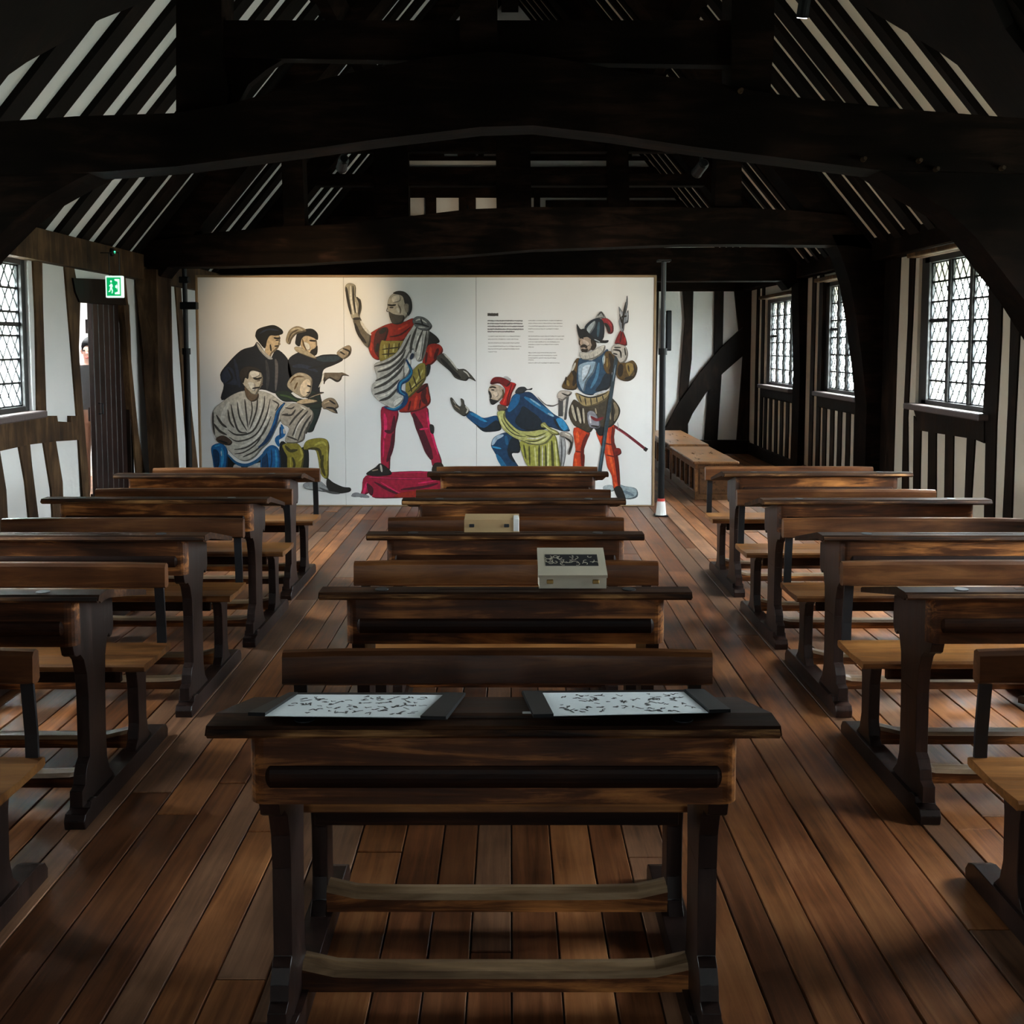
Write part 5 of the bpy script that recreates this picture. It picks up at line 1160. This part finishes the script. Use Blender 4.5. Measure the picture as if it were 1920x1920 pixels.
# black wall speaker on the back wall
s_ = onY(1254, 620, YE - .1)
E = empty('wall_speaker', (s_.x, YE - .1, s_.z)); tag(E, 'narrow black speaker box on the back wall beside the steel prop', 'speaker')
obj('housing', nbox((-.035, -.03, -.29), (.035, .05, .29), .008), 'black', E)
obj('grille', nbox((-.028, -.036, -.27), (.028, -.03, .27), .002), 'iron', E)
obj('bracket', nbox((-.02, .05, -.05), (.02, .10, .05)), 'iron', E)

# illuminated exit sign above the door
yy = 8.70
a, b = onY(197, 517, yy), onY(230, 558, yy)
E = empty('exit_sign', ((a.x + b.x) / 2, yy, (a.z + b.z) / 2)); tag(E, 'illuminated green exit sign with running figure hanging above the door', 'exit sign')
w2, h2 = (b.x - a.x) / 2, (a.z - b.z) / 2
obj('housing', nbox((-w2, 0, -h2), (w2, .045, h2), .004), 'sign_white', E)
obj('green_face', nbox((-w2 * .82, -.003, -h2 * .84), (w2 * .82, .001, h2 * .84)), 'sign_green', E)
def flat(nm, pts, mat, par, d=-.006):
    return obj(nm, nprism([(x * w2, d, z * h2) for x, z in pts], (0, .003, 0)), mat, par)
flat('running_figure', [(-.42, .18), (-.30, .30), (-.16, .22), (-.10, .02), (-.02, .0), (-.16, .02), (-.20, -.12), (-.10, -.38), (-.18, -.62), (-.26, -.62), (-.22, -.40), (-.34, -.2), (-.44, -.45), (-.62, -.5), (-.62, -.42), (-.50, -.36), (-.40, .0), (-.56, .05)], 'sign_white', E)
flat('figure_head', [(-.30 + .1 * math.cos(k), .48 + .11 * math.sin(k)) for k in [i * .785 for i in range(8)]], 'sign_white', E)
flat('doorway_symbol', [(.12, .70), (.70, .70), (.70, -.70), (.12, -.70), (.12, -.55), (.48, -.45), (.48, .45), (.12, .55)], 'sign_white', E)
flat('arrow', [(.20, .12), (.36, .12), (.36, .24), (.46, 0), (.36, -.24), (.36, -.12), (.20, -.12)], 'sign_white', E, -.007)
for s in (-1, 1):
    bm = bmesh.new(); tube(bm, [(s * w2 * .6, .02, h2), (s * w2 * .6, .02, 2.36 - E.location.z)], .004, 6); obj('hanger', bm, 'iron', E)
    bm = bmesh.new(); tube(bm, [(s * w2 * .6, .02, 2.355 - E.location.z), (-3.42 - E.location.x, .02, 2.355 - E.location.z)], .004, 6); obj('hanger_arm', bm, 'iron', E)
p = onX(208, 473, -3.40)
E = empty('smoke_detector', p); tag(E, 'small detector with a green light on the wall plate', 'detector')
bm = bmesh.new(); tube(bm, [(-.01, 0, -.0), (.02, 0, 0), (.03, 0, 0)], [.035, .035, .022], 12); obj('housing', bm, 'black', E)
bm = bmesh.new(); tube(bm, [(.03, 0, 0), (.036, 0, 0)], .010, 8); obj('indicator', bm, 'led_green', E)

# track spotlights in the roof
def spot(p, tgt, lab, e, mat='lamp_warm', col=(1, .72, .42), ang=48, r=.035, ln=.13):
    p, tgt = Vector(p), Vector(tgt)
    d = (tgt - p).normalized()
    E = empty('spotlight', p); tag(E, lab, 'spotlight', 'roof spotlights')
    bm = bmesh.new(); tube(bm, [-d * ln, -d * ln * .9, Vector(), d * .02], [r * .7, r, r, r * 1.08], 14); obj('housing', bm, 'black', E)
    bm = bmesh.new(); tube(bm, [d * .0201, d * .024], r * .85, 14); obj('lens', bm, mat, E)
    bm = bmesh.new(); tube(bm, [-d * ln * .5, -d * ln * .5 + Vector((0, 0, .14))], .010, 8); obj('stem', bm, 'black', E)
    l = bpy.data.lights.new('spotlight_lamp', 'SPOT'); l.energy = e; l.color = col; l.spot_size = math.radians(ang); l.spot_blend = .9; l.shadow_soft_size = .03
    o = bpy.data.objects.new('spotlight_lamp', l); C.objects.link(o); o.parent = E
    o.location = d * .03; o.rotation_euler = d.to_track_quat('-Z', 'Y').to_euler()
spot(onY(641, 313, 7.0), onY(570, 590, PY), 'black spotlight aimed at the raised hand on the panel', 42, ang=36)
spot(onY(1308, 322, 7.0), onY(1080, 620, PY), 'black spotlight aimed at the painted soldier', 18, col=(1, .85, .7), ang=45)
spot(onY(1505, 26, 6.2), (1.5, 7.5, 0), 'black spotlight with pale lens beside the queen post', 3, mat='lamp_cool', col=(1, .95, .9))
spot((-.55, 13.6, 3.25), (-.75, 15.2, 3.55), 'black spotlight aimed up at the gable wall', 2, ang=80)

# visitor glimpsed through the doorway
def person():
    P0 = Vector((-4.21, 10.48, 0))
    E = empty('person', P0); tag(E, 'person in a dark top and blue jeans standing outside the doorway', 'person')
    me = bpy.data.meshes.new('body')
    J = {'pelvis': (0, 0, .90, .13), 'waist': (0, 0, 1.05, .125), 'chest': (0, 0, 1.24, .145), 'neck': (0, 0, 1.40, .055), 'head': (0, -.01, 1.50, .085), 'crown': (0, -.005, 1.60, .075),
         'sl': (-.16, 0, 1.34, .06), 'el': (-.22, .02, 1.08, .045), 'wl': (-.18, -.14, .92, .033), 'sr': (.16, 0, 1.34, .06), 'er': (.24, -.08, 1.12, .045), 'wr': (.15, -.14, 1.34, .033),
         'hl': (-.09, 0, .86, .095), 'kl': (-.10, -.01, .48, .065), 'al': (-.10, .02, .09, .045), 'tl': (-.10, -.13, .03, .035), 'hr': (.09, 0, .86, .095), 'kr': (.10, -.01, .48, .065), 'ar': (.10, .02, .09, .045), 'tr': (.11, -.13, .03, .035)}
    ks = list(J); ed = [('pelvis', 'waist'), ('waist', 'chest'), ('chest', 'neck'), ('neck', 'head'), ('head', 'crown'), ('chest', 'sl'), ('sl', 'el'), ('el', 'wl'), ('chest', 'sr'), ('sr', 'er'), ('er', 'wr'),
                        ('pelvis', 'hl'), ('hl', 'kl'), ('kl', 'al'), ('al', 'tl'), ('pelvis', 'hr'), ('hr', 'kr'), ('kr', 'ar'), ('ar', 'tr')]
    vs2 = [J[k][:3] for k in ks]; es = [(ks.index(a), ks.index(b)) for a, b in ed]; rad = [J[k][3] for k in ks]
    for s, wn in ((-1, 'wl'), (1, 'wr')):            # five fingers per hand
        wx, wy, wz, _ = J[wn]
        up = 1 if s > 0 else -1
        for k in range(5):
            ox_ = (k - 2) * .018
            base = (wx + ox_ * .8, wy - .01, wz + up * .06) if k else (wx + ox_, wy - .02, wz + up * .02)
            tip = (wx + ox_ * 1.3 + (-.02 if k == 0 else 0), wy - .03, wz + up * ((.13 if k not in (1, 4) else .115) if k else .07))
            i0 = len(vs2); vs2 += [base, tip]; rad += [.011, .008]
            es += [(ks.index(wn), i0), (i0, i0 + 1)]
    me.from_pydata(vs2, es, [])
    o = bpy.data.objects.new('body', me); C.objects.link(o); o.parent = E
    m1 = o.modifiers.new('skin', 'SKIN'); m1.use_smooth_shade = True
    for i, sv in enumerate(me.skin_vertices[0].data):
        sv.radius = (rad[i], rad[i] * (.8 if i in (0, 1, 2) else 1)); sv.use_root = (i == 0)
    m2 = o.modifiers.new('sub', 'SUBSURF'); m2.levels = m2.render_levels = 2
    # one material, split by height: skin, dark top, jeans, shoes
    m, t, b = newmat('visitor')
    co = t.nodes.new('ShaderNodeTexCoord'); sx = t.nodes.new('ShaderNodeSeparateXYZ'); r = t.nodes.new('ShaderNodeValToRGB'); r.color_ramp.interpolation = 'CONSTANT'
    mr = t.nodes.new('ShaderNodeMapRange'); mr.inputs[2].default_value = 2.0
    t.links.new(co.outputs['Object'], sx.inputs[0]); t.links.new(sx.outputs['Z'], mr.inputs[0]); t.links.new(mr.outputs[0], r.inputs[0]); t.links.new(r.outputs[0], b.inputs['Base Color'])
    cr = r.color_ramp
    for e_, (p_, c_) in zip([cr.elements[0], cr.elements[1], cr.elements.new(.5), cr.elements.new(.7)], [(0, (.20, .10, .06)), (.045, (.008, .05, .14)), (.47, (.008, .009, .010)), (.695, (.5, .28, .22))]):
        e_.position = p_; e_.color = (*c_, 1)
    me.materials.append(m)
    bm = bmesh.new()
    bmesh.ops.create_uvsphere(bm, u_segments=16, v_segments=10, radius=1)
    for v in bm.verts:
        v.co = Vector((v.co.x * .098, .022 + v.co.y * .105, 1.575 + v.co.z * .105))
        if v.co.y < -.02 and v.co.z < 1.60: v.co.y = .0
    obj('hair', bm, 'ink', E, smooth=True)
    bm = bmesh.new(); tube(bm, [(0, -.085, 1.535), (0, -.115, 1.505), (0, -.09, 1.50)], [.008, .013, .008], 8); obj('nose', bm, 'visitor_skin', E)
    for s in (-1, 1):
        bm = bmesh.new(); tube(bm, [(s * .032, -.088, 1.535), (s * .032, -.097, 1.535)], .009, 8); obj('eye', bm, 'ink', E)
        bm = bmesh.new(); tube(bm, [(s * .085, .0, 1.50), (s * .098, .005, 1.53), (s * .088, .01, 1.55)], [.010, .014, .010], 8); obj('ear', bm, 'visitor_skin', E)
    bm = bmesh.new(); tube(bm, [(-.025, -.088, 1.465), (0, -.097, 1.462), (.025, -.088, 1.465)], .006, 6); obj('mouth', bm, 'red_plastic', E)
plain('visitor_skin', (.5, .28, .22), .5)
person()
